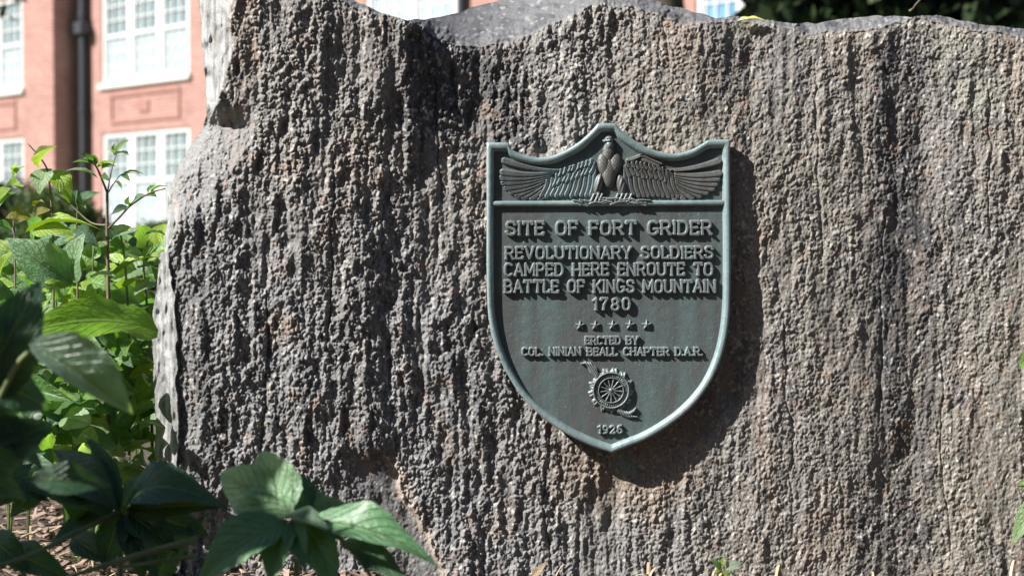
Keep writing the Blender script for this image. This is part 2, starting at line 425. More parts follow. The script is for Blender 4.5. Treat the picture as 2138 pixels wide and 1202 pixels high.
OUT = [  # outer edge, inner edge of the rim, corner?
 (1016,298,1032,317,1),(1040,298,1046,317,0),(1061,298,1060,318,1),(1067,311,1066,329,0),(1090,323,1090,340,0),(1120,329,1121,346,0),(1150,326,1154,343,0),
 (1180,314,1187,329,0),(1208,297,1217,312,0),(1230,278,1239,292,0),(1247,259,1257,276,1),(1268,258,1269,276,0),(1284,258,1281,276,1),(1300,275,1292,292,0),
 (1322,292,1314,308,0),(1350,308,1344,325,0),(1380,318,1377,334,0),(1410,321,1411,337,0),(1440,314,1445,330,0),(1464,301,1469,317,0),(1476,293,1481,311,1),
 (1500,292,1495,310,0),(1523,292,1507,310,1),(1524,400,1508,400,0),(1525,520,1509,520,0),(1524,620,1508,620,0),(1521,670,1505,668,0),(1514,715,1498,711,0),
 (1500,762,1485,755,0),(1476,808,1463,799,0),(1442,850,1431,838,0),(1400,885,1391,871,0),(1350,915,1343,900,0),(1305,933,1300,917,0),(1277,944,1277,927,1),
 (1235,930,1241,914,0),(1185,906,1193,892,0),(1135,872,1145,860,0),(1092,830,1103,820,0),(1060,782,1073,775,0),(1038,735,1052,730,0),(1025,690,1040,687,0),
 (1018,640,1033,639,0),(1016,560,1031,560,0),(1016,430,1031,430,0)]
def dense(ctrl, n=9):
    """closed smooth curve through the control rows, sharp where flagged"""
    c = np.array([r[:4] for r in ctrl], float); k = [r[4] for r in ctrl]; N = len(c); out = []
    for i in range(N):
        p1, p2 = c[i], c[(i + 1) % N]
        p0 = c[i - 1] if not k[i] else 2 * p1 - p2
        p3 = c[(i + 2) % N] if not k[(i + 1) % N] else 2 * p2 - p1
        for j in range(n):
            t = j / n
            out.append(0.5 * (2 * p1 + (p2 - p0) * t + (2 * p0 - 5 * p1 + 4 * p2 - p3) * t * t + (3 * p1 - p0 - 3 * p2 + p3) * t ** 3))
    return np.array(out)
EDGE = dense(OUT)
RIMH, LETH = 11.0, 7.6
plaque = empty('plaque', W(1277, 944, -8).tolist(), 'bronze shield plaque with raised eagle and lettering fixed to the boulder', 'plaque')
PL = np.array(plaque.location)
def part(name, verts, quads, mat, parent=None, label=None):
    me = mesh_np(name, np.asarray(verts).reshape(-1, 3) - PL, quads)
    o = link(name, me, mat, parent or plaque)
    if label: o['label'] = label
    return o
# field and back: the shield body
mb = MB()
inner = [tuple(W(x, y, 0)) for x, y in EDGE[:, 2:] + (EDGE[:, :2] - EDGE[:, 2:]) * 0.5]
mb.add(inner, [tuple(range(len(inner)))[::-1]])
outb = EDGE[:, :2] + (EDGE[:, 2:] - EDGE[:, :2]) * 0.12
ra = [tuple(W(x, y, 2)) for x, y in outb]; rb = [tuple(W(x, y, -11)) for x, y in outb]
n = len(ra)
mb.add(ra + rb, [((i + 1) % n, i, i + n, (i + 1) % n + n) for i in range(n)])
mb.add([tuple(W(x, y, -11)) for x, y in outb], [tuple(range(n))])
back = mb.build('back_plate', M_field, plaque, off=PL)
bmm = bmesh.new(); bmm.from_mesh(back.data)
bmesh.ops.triangulate(bmm, faces=[f for f in bmm.faces if len(f.verts) > 4])
bmesh.ops.recalc_face_normals(bmm, faces=bmm.faces)
bmm.to_mesh(back.data); bmm.free()
# rim
prof = [(0.03, -4), (0.0, 2.0), (0.0, 6.0), (0.05, 8.2), (0.16, RIMH - 0.3), (0.34, RIMH), (0.55, RIMH - 0.4), (0.72, RIMH - 1.8), (0.84, RIMH - 4.2), (0.93, 2.6), (1.02, -0.8)]
rv = np.stack([W(EDGE[:, 0] * (1 - f) + EDGE[:, 2] * f, EDGE[:, 1] * (1 - f) + EDGE[:, 3] * f, hh + 0 * EDGE[:, 0]) for f, hh in prof], 1)
n, k = len(EDGE), len(prof)
i = np.arange(n)[:, None]; j = np.arange(k - 1)[None, :]
q = np.stack([(i * k + j), (i * k + j + 1), ((i + 1) % n) * k + j + 1, ((i + 1) % n) * k + j], -1).reshape(-1, 4)
part('rim', rv, q, M_rim)
# crossbar under the eagle
xs = np.linspace(1029, 1510, 120)
bp = [(431.5, -1), (431, 5.0), (429.5, 7.4), (427, 8.2), (423, 8.2), (421, 7.2), (420, 5.0), (419.5, -1)]
bv = np.stack([W(xs, y - (xs - 1029) * 0.004, hh + 0 * xs) for y, hh in bp], 1)
i = np.arange(len(xs) - 1)[:, None]; j = np.arange(len(bp) - 1)[None, :]; k = len(bp)
part('crossbar', bv, np.stack([i * k + j, (i + 1) * k + j, (i + 1) * k + j + 1, i * k + j + 1], -1).reshape(-1, 4), M_rim)

def relief(name, x0, x1, y0, y1, hf, mat, parent=None, res=0.55, base=0.0, label=None):
    """cast relief: raised mesh wherever hf(x, y) > 0"""
    xs = np.arange(x0, x1 + res, res); ys = np.arange(y0, y1 + res, res)
    gx, gy = np.meshgrid(xs, ys)
    hh = hf(gx, gy)
    keep = hh > 0.02
    q = grid_quads(len(ys), len(xs))
    q = q[keep.ravel()[q].any(1)]
    v = W(gx, gy, np.where(keep, hh + base, -0.5)).reshape(-1, 3)
    used = np.unique(q); mp = np.zeros(len(v), np.int64); mp[used] = np.arange(len(used))
    return part(name, v[used], mp[q], mat, parent, label)
def seg_d(gx, gy, ax, ay, bx, by):
    ex, ey = bx - ax, by - ay
    t = np.clip(((gx - ax) * ex + (gy - ay) * ey) / (ex * ex + ey * ey + 1e-9), 0, 1)
    return np.hypot(gx - ax - t * ex, gy - ay - t * ey), t
def arc(cx, cy, rx, ry, a0, a1, n=14):
    return [(cx + rx * math.cos(R(a0 + (a1 - a0) * i / n)), cy + ry * math.sin(R(a0 + (a1 - a0) * i / n))) for i in range(n + 1)]
def sup(w, a0, a1, n=28, e=0.72):
    pts = []
    for i in range(n + 1):
        a = R(a0 + (a1 - a0) * i / n); c, s = math.cos(a), math.sin(a)
        pts.append((w / 2 + w / 2 * math.copysign(abs(c) ** e, c), 0.5 + 0.5 * math.copysign(abs(s) ** e, s)))
    return pts
A_S = [(0.58,0.80),(0.52,0.95),(0.30,1.0),(0.10,0.95),(0.02,0.78),(0.10,0.60),(0.32,0.51),(0.52,0.42),(0.60,0.24),(0.52,0.06),(0.30,0.0),(0.08,0.05),(0.0,0.20)]
BOWL = lambda y0, y1, w, st: [(st, y1), (w * 0.62, y1)] + arc(w * 0.62, (y0 + y1) / 2, w * 0.38, (y1 - y0) / 2, 90, -90, 10) + [(st, y0)]
FONT = {  # width, strokes; baseline 0, cap height 1
 'A': (0.66, [[(0,0),(0.33,1),(0.66,0)],[(0.13,0.33),(0.53,0.33)]]), 'B': (0.6, [[(0,0),(0,1)], BOWL(0.52,1,0.55,0), BOWL(0,0.52,0.6,0)]),
 'C': (0.62, [sup(0.62, 48, 312)]), 'D': (0.62, [[(0,0),(0,1)], [(0,1),(0.3,1)] + arc(0.3,0.5,0.32,0.5,90,-90,16) + [(0,0)]]),
 'E': (0.52, [[(0.52,0.86),(0.52,1),(0,1),(0,0),(0.52,0),(0.52,0.14)],[(0,0.52),(0.40,0.52)]]), 'F': (0.52, [[(0.52,0.84),(0.52,1),(0,1),(0,0)],[(0,0.50),(0.40,0.50)]]),
 'G': (0.64, [sup(0.62, 48, 325), [(0.40,0.42),(0.63,0.42),(0.63,0.16)]]), 'H': (0.62, [[(0,0),(0,1)],[(0.62,0),(0.62,1)],[(0,0.5),(0.62,0.5)]]),
 'I': (0.06, [[(0.03,0),(0.03,1)]]), 'J': (0.45, [[(0.45,1),(0.45,0.2),(0.3,0),(0.1,0),(0,0.2)]]), 'K': (0.62, [[(0,0),(0,1)],[(0.6,1),(0.02,0.42)],[(0.22,0.58),(0.62,0)]]),
 'L': (0.5, [[(0,1),(0,0),(0.5,0),(0.5,0.16)]]), 'M': (0.76, [[(0,0),(0,1),(0.38,0.25),(0.76,1),(0.76,0)]]), 'N': (0.64, [[(0,0),(0,1),(0.64,0),(0.64,1)]]),
 'O': (0.64, [sup(0.64, 0, 360, 36)]), 'P': (0.58, [[(0,0),(0,1)], BOWL(0.46,1,0.58,0)]), 'R': (0.62, [[(0,0),(0,1)], BOWL(0.47,1,0.58,0), [(0.3,0.47),(0.62,0)]]),
 'S': (0.60, [A_S]), 'T': (0.62, [[(0,0.86),(0,1),(0.62,1),(0.62,0.86)],[(0.31,1),(0.31,0)]]), 'U': (0.62, [[(0,1),(0,0.28)] + arc(0.31,0.28,0.31,0.28,180,360,12) + [(0.62,1)]]),
 'V': (0.66, [[(0,1),(0.33,0),(0.66,1)]]), 'W': (0.9, [[(0,1),(0.22,0),(0.45,0.8),(0.68,0),(0.9,1)]]), 'Y': (0.64, [[(0,1),(0.32,0.46),(0.64,1)],[(0.32,0.46),(0.32,0)]]),
 '1': (0.22, [[(0,0.82),(0.2,1),(0.2,0)]]), '7': (0.55, [[(0,0.86),(0,1),(0.55,1),(0.26,0.45),(0.2,0)]]), '8': (0.56, [arc(0.28,0.76,0.23,0.24,0,360,20), arc(0.28,0.26,0.28,0.26,0,360,20)]),
 '0': (0.56, [sup(0.56, 0, 360, 30)]), '9': (0.56, [arc(0.28,0.70,0.27,0.30,0,360,20), [(0.55,0.72),(0.52,0.3),(0.38,0.04),(0.12,0.0)]]),
 '2': (0.56, [arc(0.28,0.72,0.27,0.28,165,-20,12) + [(0.0,0.0),(0.56,0.0),(0.56,0.14)]]), '6': (0.56, [arc(0.28,0.30,0.27,0.30,0,360,20), [(0.01,0.28),(0.04,0.7),(0.2,0.96),(0.44,1.0)]]),
 '.': (0.06, [[(0.03,0.03),(0.04,0.04)]]), ' ': (0.42, [])}
def text_line(txt, x0, x1, ytop, ybot, rad, gap=0.27, H=LETH, tilt=0.0):
    cap = ybot - ytop
    nat = sum(FONT[c][0] for c in txt) + gap * (len(txt) - 1)
    sx = (x1 - x0) / nat
    segs, x = [], x0
    for c in txt:
        w, strokes = FONT[c]
        jy = random.uniform(-0.5, 0.5)
        for st in strokes:
            pts = [(x + a * sx, ybot + jy - b * cap) for a, b in st]
            for (a, b), (c2, d) in zip(pts, pts[1:]):
                segs.append((a, b, c2, d))
            for a, b in (pts[0], pts[-1]):
                segs.append((a - 0.9, b, a + 0.9, b))
        x += (w + gap) * sx
    def hf(gx, gy):
        dd = np.full(gx.shape, 1e6)
        for a, b, c2, d in segs:
            lo, hi = min(a, c2) - rad - 3, max(a, c2) + rad + 3
            i0, i1 = np.searchsorted(gx[0], [lo, hi])
            s = np.s_[:, i0:i1]
            dd[s] = np.minimum(dd[s], seg_d(gx[s], gy[s] + (gx[s] - x0) * tilt, a, b, c2, d)[0])
        t = np.clip((rad + 0.9 - dd) / (rad * 0.8), 0, 1)
        return H * np.minimum(1, 1.15 * t ** 0.55) * (dd < rad + 0.9)
    relief('lettering', x0 - 6, x1 + 6, ytop - 6, ybot + 6, hf, M_let)
text_line('SITE OF FORT GRIDER', 1058, 1484, 464, 490, 3.1, tilt=0.004)
text_line('REVOLUTIONARY SOLDIERS', 1057, 1487, 517, 540, 2.65, tilt=0.004)
text_line('CAMPED HERE ENROUTE TO', 1055, 1486, 551, 575, 2.65, tilt=0.003)
text_line('BATTLE OF KINGS MOUNTAIN', 1055, 1492, 586, 610, 2.65, tilt=0.002)
text_line('1780', 1240, 1314, 623, 646, 2.6, gap=0.42)
text_line('ERCTED BY', 1223, 1331, 703, 718, 1.9, H=6.2)
text_line('COL. NINIAN BEALL CHAPTER D.A.R.', 1091, 1465, 726, 741, 1.85, H=6.2)
text_line('1926', 1250, 1298, 888, 903, 1.7, gap=0.38, H=6.2)
for cx, cy in ((1211,679),(1243,679),(1279,678.5),(1315,678),(1350,678)):
    def star(gx, gy, cx=cx, cy=cy):
        a = np.arctan2(gx - cx, -(gy - cy)); r = np.hypot(gx - cx, gy - cy)
        k = np.abs((a / (2 * np.pi / 5) + 0.5) % 1 - 0.5) * 2          # 0 on a point, 1 in a notch
        ph = k * np.pi / 5
        # straight edge from tip (R0) to notch (R1)
        R0, R1 = 11.5, 4.9
        x1, y1 = R0, 0; x2, y2 = R1 * math.cos(math.pi / 5), R1 * math.sin(math.pi / 5)
        rr = (x1 * y2 - x2 * y1) / ((y2 - y1) * np.cos(ph) * -1 + (x2 - x1) * np.sin(ph)) * -1
        rr = np.abs(rr)
        f = np.clip(1 - r / np.maximum(rr, 1e-3), 0, 1)
        return np.where(r < rr, 1.2 + 5.6 * f * (0.8 + 0.2 * np.cos(ph * 5)) + 0.9 * (1 - k) , 0)
    relief('star', cx - 13, cx + 13, cy - 13, cy + 13, star, M_let, res=0.4)

# wheel and distaff emblem
ECX, ECY = 1275.5, 814.0
emblem = bpy.data.objects.new('wheel_emblem', None); SC.collection.objects.link(emblem); emblem.parent = plaque
def ringf(r0, r1, H, cx=ECX, cy=ECY):
    def f(gx, gy):
        r = np.hypot(gx - cx, gy - cy); t = np.clip(np.minimum(r - r0, r1 - r) / 1.6, 0, 1)
        return H * np.sqrt(t) * (t > 0)
    return f
def wheel_rim(gx, gy):
    hh = np.maximum(ringf(34.2, 39.0, 8.2)(gx, gy), ringf(24.2, 27.6, 7.6)(gx, gy))
    r = np.hypot(gx - ECX, gy - ECY); a = np.arctan2(gy - ECY, gx - ECX)
    band = np.where((r > 26) & (r < 36), 3.6, 0)
    # worn raised marks round the band
    marks = np.where((r > 28.6) & (r < 33.2) & (np.sin(a * 46) + 0.6 * np.sin(a * 17 + 1) > 0.25) & (np.abs(np.sin(a - 0.4)) > 0.25), 5.6, 0)
    return np.maximum(np.maximum(hh, band), marks)
relief('wheel_rim', ECX - 41, ECX + 41, ECY - 41, ECY + 41, wheel_rim, M_let, emblem, 0.4)
for kk in range(13):
    a = 2 * math.pi * kk / 13 + 0.1
    ca, sa = math.cos(a), math.sin(a)
    def spoke(gx, gy):
        d, t = seg_d(gx, gy, ECX + 4.5 * ca, ECY + 4.5 * sa, ECX + 24.5 * ca, ECY + 24.5 * sa)
        w = 1.0 + 1.0 * np.exp(-((t - 0.78) / 0.14) ** 2) + 0.5 * np.exp(-((t - 0.3) / 0.1) ** 2)
        return np.where(d < w, 3.5 + 2.6 * np.sqrt(np.clip(1 - (d / w) ** 2, 0, 1)), 0)
    relief('spoke', ECX - 27, ECX + 27, ECY - 27, ECY + 27, spoke, M_let, emblem, 0.4)
relief('hub', ECX - 7, ECX + 7, ECY - 7, ECY + 7, lambda gx, gy: np.where(np.hypot(gx - ECX, gy - ECY) < 5.6, 7.2 * np.sqrt(np.clip(1 - (np.hypot(gx - ECX, gy - ECY) / 5.9) ** 2, 0, 1)) + 0.5, 0), M_let, emblem, 0.4)
def flames(gx, gy):
    r = np.hypot(gx - ECX, gy - ECY); a = np.arctan2(gy - ECY, gx - ECX)
    w = 45.0 + 2.8 * np.sin(a * 13 + 0.6) + 1.6 * np.sin(a * 29 + 1.0)
    t = np.clip((w - r) / 7, 0, 1)
    return np.where((r > 36) & (r < w), 1.0 + 5.5 * t * (0.75 + 0.25 * np.sin(a * 39 + r * 0.5)), 0)
relief('wheel_border', ECX - 54, ECX + 54, ECY - 54, ECY + 54, flames, M_let, emblem, 0.45)
def fibre(pts, wid, H):
    def f(gx, gy):
        hh = np.zeros(gx.shape)
        for i in range(len(pts) - 1):
            d, t = seg_d(gx, gy, *pts[i], *pts[i + 1])
            w = wid[i] * (1 - t) + wid[i + 1] * t
            s = np.where(d < w, H * np.sqrt(np.clip(1 - (d / np.maximum(w, .1)) ** 2, 0, 1)) + 0.4, 0)
            hh = np.maximum(hh, s)
        return hh * (1 + 0.13 * np.sin((gx - gy * 0.6) * 1.3)) * (hh > 0)
    return f
relief('distaff', 1205, 1262, 748, 800, fibre([(1213,758.5),(1222,757.5),(1231,762),(1239,772),(1246,785)], [1.0,4.0,7.0,9.5,5.0], 6.5), M_let, emblem, 0.45)
relief('distaff', 1288, 1336, 838, 876, fibre([(1292,856),(1302,862),(1314,863),(1323,857),(1327,851)], [6.0,6.0,4.6,3.0,1.2], 6.0), M_let, emblem, 0.45)
relief('distaff', 1296, 1336, 850, 882, fibre([(1298,862),(1312,868),(1330,869)], [5.0,4.0,1.0], 5.0), M_let, emblem, 0.45)

# eagle
eagle = bpy.data.objects.new('eagle', None); SC.collection.objects.link(eagle); eagle.parent = plaque
def feathers(items):
    """overlapping rounded feathers: (x0,y0,x1,y1,w0,w1,lift); later ones lie over earlier ones"""
    def f(gx, gy):
        hh = np.zeros(gx.shape)
        for pts, w0, w1, lift in items:
            best = np.full(gx.shape, 9e9); tt = np.zeros(gx.shape); sd = np.zeros(gx.shape)
            for i in range(len(pts) - 1):
                (ax, ay), (bx, by) = pts[i], pts[i + 1]
                d, t = seg_d(gx, gy, ax, ay, bx, by)
                cr = (bx - ax) * (gy - ay) - (by - ay) * (gx - ax)
                nearer = d < best
                best = np.where(nearer, d, best); tt = np.where(nearer, (i + t) / (len(pts) - 1), tt)
                sd = np.where(nearer, np.sign(cr), sd)
            w = w0 + (w1 - w0) * tt
            u = best / np.maximum(w, 0.1)
            prof = lift * (0.62 + 0.38 * np.sqrt(np.clip(1 - u * u, 0, 1))) * (1 + 0.22 * sd * u) - 0.9 * np.exp(-(best / 0.8) ** 2) * 0.55
            inside = u < 1
            prof = prof - lift * 0.45 * sstep(0.72, 1.0, u)
            hh = np.where(inside, np.maximum(prof, 0.4), hh)
        return hh
    return f
def bez(p0, p1, p2, n=8):
    return [((1-t)**2*p0[0]+2*t*(1-t)*p1[0]+t*t*p2[0], (1-t)**2*p0[1]+2*t*(1-t)*p1[1]+t*t*p2[1]) for t in [i / n for i in range(n + 1)]]
def low(f, k):
    return lambda gx, gy: f(gx, gy) * k
def wing(side):
    it = []
    mx = (lambda x: x) if side < 0 else (lambda x: 2547 - x)     # mirror about x = 1273.5
    if side < 0:
        tips = [(1053,336),(1050,348),(1050,360),(1051,371),(1053,382),(1059,392),(1068,400),(1081,407),(1096,411),(1112,414),(1128,414)]
        top = lambda x: 366 - (x - 1140) * 0.33
    else:
        tips = [(1047,337),(1046,350),(1047,362),(1050,373),(1054,384),(1062,393),(1074,401),(1088,407),(1104,411),(1120,413),(1136,413)]
        top = lambda x: 350 - (x - 1140) * 0.13
    # primaries, lowest first
    rr = random.Random(5 + side)
    tips = [tips[0]] + [tips[i] for i in (2, 3, 4, 5, 6, 7, 8, 9, 10)]
    for i in range(len(tips) - 1, -1, -1):
        tx, ty = tips[i]
        root = (1166 - 2.0 * i, 356 + i * 1.6)
        midp = ((tx + root[0]) / 2 + 8, (ty + root[1]) / 2 + (12 if i < 6 else 3) + i * 0.3)
        it.append((bez(root, midp, (tx + rr.uniform(-1, 1), ty)), 3.0, 8.0 + rr.uniform(-.6, .6), 6.2 + 0.25 * (10 - i)))
    # secondaries hang down in long curved vanes
    for j in range(11):
        x = 1136 + j * 9.8 + rr.uniform(-1, 1)
        it.append((bez((x + 7, top(x) + 10), (x + 9, 386), (x - 5 + j * 0.5, 409 - 0.25 * j + rr.uniform(-2, 2))), 4.6, 5.8, 6.4 + 0.1 * j))
    for j in range(9):
        x = 1156 + j * 9.6 + rr.uniform(-1.5, 1.5)
        it.append((bez((x + 6, top(x) + 4), (x + 8, top(x) + 16), (x + 1, top(x) + 27 + rr.uniform(-3, 3))), 4.0, 5.4, 8.2))
    for j in range(8):
        x = 1168 + j * 9.2 + rr.uniform(-1.5, 1.5)
        it.append((bez((x + 4, top(x) - 1), (x + 5, top(x) + 4), (x + 1, top(x) + 9 + rr.uniform(-2, 2))), 4.4, 4.6, 9.4))
    if side > 0:     # raised shoulder on the viewer's right
        it.append((bez((1236, 334), (1222, 332), (1206, 322)), 4.5, 4.5, 8.2))
        it.append((bez((1206, 322), (1182, 326), (1163, 336)), 5.0, 2.5, 7.4))
        it.append((bez((1204, 327), (1186, 333), (1166, 342)), 5.0, 2.5, 7.0))
        it.append((bez((1204, 333), (1190, 338), (1172, 346)), 5.0, 2.5, 6.8))
    it = [([(mx(a), b) for a, b in pts], w0, w1, l) for pts, w0, w1, l in it]
    xs = (1040, 1262) if side < 0 else (1285, 1507)
    return relief('wing', xs[0], xs[1], 312, 424, low(feathers(it), 0.68), M_wing if side < 0 else M_eag, eagle, 0.55)
wing(-1); wing(1)
def ell(gx, gy, cx, cy, rx, ry, H, rot=0.0):
    c, s = math.cos(rot), math.sin(rot)
    u = ((gx - cx) * c + (gy - cy) * s) / rx; v = (-(gx - cx) * s + (gy - cy) * c) / ry
    return np.where(u * u + v * v < 1, H * np.sqrt(np.clip(1 - u * u - v * v, 0, 1)), 0)
def body(gx, gy):
    hh = np.maximum(ell(gx, gy, 1261, 344, 14, 24, 12, -0.15), ell(gx, gy, 1284, 344, 14, 24, 12, 0.15))
    hh = np.maximum(hh, ell(gx, gy, 1272, 360, 16, 33, 12.5))
    hh = np.maximum(hh, ell(gx, gy, 1271, 318, 13, 22, 11))
    sc = 0.55 * np.sin(gx * 0.95 + np.floor(gy / 4.2) % 2 * np.pi) * np.sin(gy * 1.5)
    return np.where(hh > 0, 1.0 + hh + sc, 0)
relief('body', 1238, 1310, 290, 402, low(body, 0.78), M_eag, eagle, 0.5)
def leg(cx, cy, rot):
    def f(gx, gy):
        hh = ell(gx, gy, cx, cy, 10, 23, 9.5, rot)
        hh = np.maximum(hh, ell(gx, gy, cx + (3 if rot < 0 else -1), cy + 20, 6.5, 9, 7.5))
        return np.where(hh > 0, 0.8 + hh + 0.5 * np.sin(gx * 0.8 + gy * 0.25), 0)
    return f
relief('leg', 1228, 1272, 355, 420, leg(1249, 385, 0.22), M_eag, eagle, 0.5)
relief('leg', 1276, 1320, 355, 420, leg(1297, 387, -0.18), M_eag, eagle, 0.5)
def head(gx, gy):
    hh = np.maximum(ell(gx, gy, 1271, 293, 9.5, 9.0, 12.0), ell(gx, gy, 1272, 303, 9.5, 12, 11))
    hh = np.maximum(hh, ell(gx, gy, 1263.5, 295.5, 6.5, 4.0, 10.5, 0.35))
    hh = hh + 1.2 * np.exp(-((gy - 288.5) / 1.3) ** 2) * (np.abs(gx - 1269) < 7) * (hh > 0)
    hh = hh - 2.6 * np.exp(-(((gx - 1268.5) / 2.2) ** 2 + ((gy - 291.8) / 1.3) ** 2)) * (hh > 0)
    return np.where(hh > 0, hh + 0.8, 0)
relief('head', 1254, 1286, 280, 318, head, M_let, eagle, 0.4)
rs = np.random.default_rng(3)
def bundle(gx, gy):
    hh = np.zeros(gx.shape)
    for i in range(46):
        x = rs.uniform(1206, 1345); y = 421 + rs.uniform(-5, 8) - (3 if 1225 < x < 1320 else 0)
        a = rs.uniform(-0.9, 0.9); L = rs.uniform(4, 13)
        d, t = seg_d(gx, gy, x - L * math.cos(a), y - L * 0.45 * math.sin(a), x + L * math.cos(a), y + L * 0.45 * math.sin(a))
        w = rs.uniform(1.5, 2.6)
        hh = np.maximum(hh, np.where(d < w, 8.0 + rs.uniform(-0.5, 2.2) + 2.0 * np.sqrt(np.clip(1 - (d / w) ** 2, 0, 1)), 0))
    for x0 in (1238, 1247, 1255, 1288, 1297, 1306, 1316):
        d, t = seg_d(gx, gy, x0 + 2, 406, x0 - 4, 419)
        hh = np.maximum(hh, np.where(d < 2.6, 9.5 + 2 * np.sqrt(np.clip(1 - (d / 2.6) ** 2, 0, 1)), 0))
    return hh
relief('talons', 1190, 1362, 402, 434, bundle, M_let, eagle, 0.45)
# ------------------------------------------------------------------ ground
m, nt, b, _ = new_mat('earth_and_grass')
v = coords(nt)
sep = nd(nt, 'ShaderNodeSeparateXYZ'); nt.links.new(v, sep.inputs[0])
far = ramp(nt, sep.outputs['Y'], [(0.0, 0), (1.0, 1)])
mth = nd(nt, 'ShaderNodeMapRange'); mth.inputs[1].default_value = 3.6; mth.inputs[2].default_value = 5.0
nt.links.new(sep.outputs['Y'], mth.inputs[0])
soil = ramp(nt, noise(nt, v, 60, 6, 0.7), [(0.3, (0.035, 0.026, 0.02)), (0.6, (0.10, 0.075, 0.058)), (0.75, (0.17, 0.13, 0.10))])
lawn = ramp(nt, noise(nt, v, 3, 6, 0.7), [(0.3, (0.05, 0.09, 0.025)), (0.7, (0.10, 0.15, 0.045))])
nt.links.new(mixc(nt, mth.outputs[0], soil, lawn), b.inputs['Base Color']); b.inputs['Roughness'].default_value = 0.95
bump(nt, b, noise(nt, v, 45, 5, 0.7), 0.8, 0.02)
gx = np.concatenate([-np.geomspace(600, 3, 14), np.linspace(-2.5, 2.5, 60), np.geomspace(3, 600, 14)])
gy = np.concatenate([-np.geomspace(600, 1, 12), np.linspace(0, 4.5, 60), np.geomspace(5, 600, 16)])
ax, ay = np.meshgrid(gx, gy)
az = 0.012 * np.sin(ax * 9.1 + ay * 4) * np.sin(ay * 7.3) * (np.hypot(ax, ay) < 6) - 0.012
tag(link('ground', mesh_np('ground', np.stack([ax, ay, az], -1), grid_quads(*ax.shape)), m), kind='structure')

# ------------------------------------------------------------------ brick building behind
m, nt, b, _ = new_mat('red_brick')
v = coords(nt)
sp = nd(nt, 'ShaderNodeSeparateXYZ'); nt.links.new(v, sp.inputs[0])
ad = nd(nt, 'ShaderNodeMath', operation='ADD'); nt.links.new(sp.outputs[0], ad.inputs[0]); nt.links.new(sp.outputs[1], ad.inputs[1])
cb = nd(nt, 'ShaderNodeCombineXYZ'); nt.links.new(ad.outputs[0], cb.inputs[0]); nt.links.new(sp.outputs[2], cb.inputs[1])
br = nd(nt, 'ShaderNodeTexBrick'); nt.links.new(cb.outputs[0], br.inputs['Vector'])
br.inputs['Color1'].default_value = (0.33, 0.145, 0.122, 1); br.inputs['Color2'].default_value = (0.41, 0.205, 0.175, 1); br.inputs['Mortar'].default_value = (0.46, 0.38, 0.33, 1)
br.inputs['Scale'].default_value = 1; br.inputs['Brick Width'].default_value = 0.215; br.inputs['Row Height'].default_value = 0.075; br.inputs['Mortar Size'].default_value = 0.006
col = mixc(nt, 0.6, br.outputs['Color'], ramp(nt, noise(nt, v, 1.3, 5, 0.65), [(0.3, 0.7), (0.7, 1.15)]), 'MULTIPLY')
nt.links.new(col, b.inputs['Base Color']); b.inputs['Roughness'].default_value = 0.85
M_brick = m
M_white = simple_mat('white_paint', (0.66, 0.67, 0.67), 0.5, var=0.04, scale=2)
M_glass = simple_mat('window_glass', (0.22, 0.28, 0.30), 0.08, var=0.25, scale=1.2)  # whitish reflection in the panes put into a pale base colour
M_skyrefl = simple_mat('painted_sky_glass', (0.16, 0.33, 0.50), 0.08, var=0.4, scale=1.5)  # sky reflection in the pane painted as a blue base colour
M_blind = simple_mat('white_blind', (0.36, 0.415, 0.455), 0.35, var=0.08, scale=3)
M_pipe = simple_mat('dark_metal', (0.035, 0.04, 0.052), 0.5, var=0.2)
M_stone = simple_mat('sill_stone', (0.62, 0.61, 0.58), 0.7, var=0.08, scale=4)
bld = empty('school_building', (-8.64, 30.0, 0), 'red brick building with tall white framed windows standing behind the boulder', 'building', rz=R(-40))
def wall(name, u0, u1, z0, z1, w, holes, deep=0.14, thick=0.4):
    """brick face at local y = w with window openings, their reveals and a thickness"""
    us = sorted({u0, u1, *[h[0] for h in holes], *[h[1] for h in holes]}); zs = sorted({z0, z1, *[h[2] for h in holes], *[h[3] for h in holes]})
    mb = MB()
    for a, b_ in zip(us, us[1:]):
        for c, d in zip(zs, zs[1:]):
            if any(h[0] <= a and b_ <= h[1] and h[2] <= c and d <= h[3] for h in holes): continue
            mb.add([(a, w, c), (b_, w, c), (b_, w, d), (a, w, d)], [(0, 1, 2, 3)])
    for a, b_, c, d in holes:
        y = w + deep
        mb.add([(a,w,c),(a,y,c),(a,y,d),(a,w,d)], [(0,1,2,3)]); mb.add([(b_,w,c),(b_,w,d),(b_,y,d),(b_,y,c)], [(0,1,2,3)])
        mb.add([(a,w,d),(a,y,d),(b_,y,d),(b_,w,d)], [(0,1,2,3)]); mb.add([(a,w,c),(b_,w,c),(b_,y,c),(a,y,c)], [(0,1,2,3)])
    mb.add([(u0,w,z0),(u0,w,z1),(u0,w+thick,z1),(u0,w+thick,z0)], [(0,1,2,3)]); mb.add([(u1,w,z0),(u1,w+thick,z0),(u1,w+thick,z1),(u1,w,z1)], [(0,1,2,3)])
    mb.add([(u0,w,z1),(u1,w,z1),(u1,w+thick,z1),(u0,w+thick,z1)], [(0,1,2,3)])
    return mb.build(name, M_brick, bld)
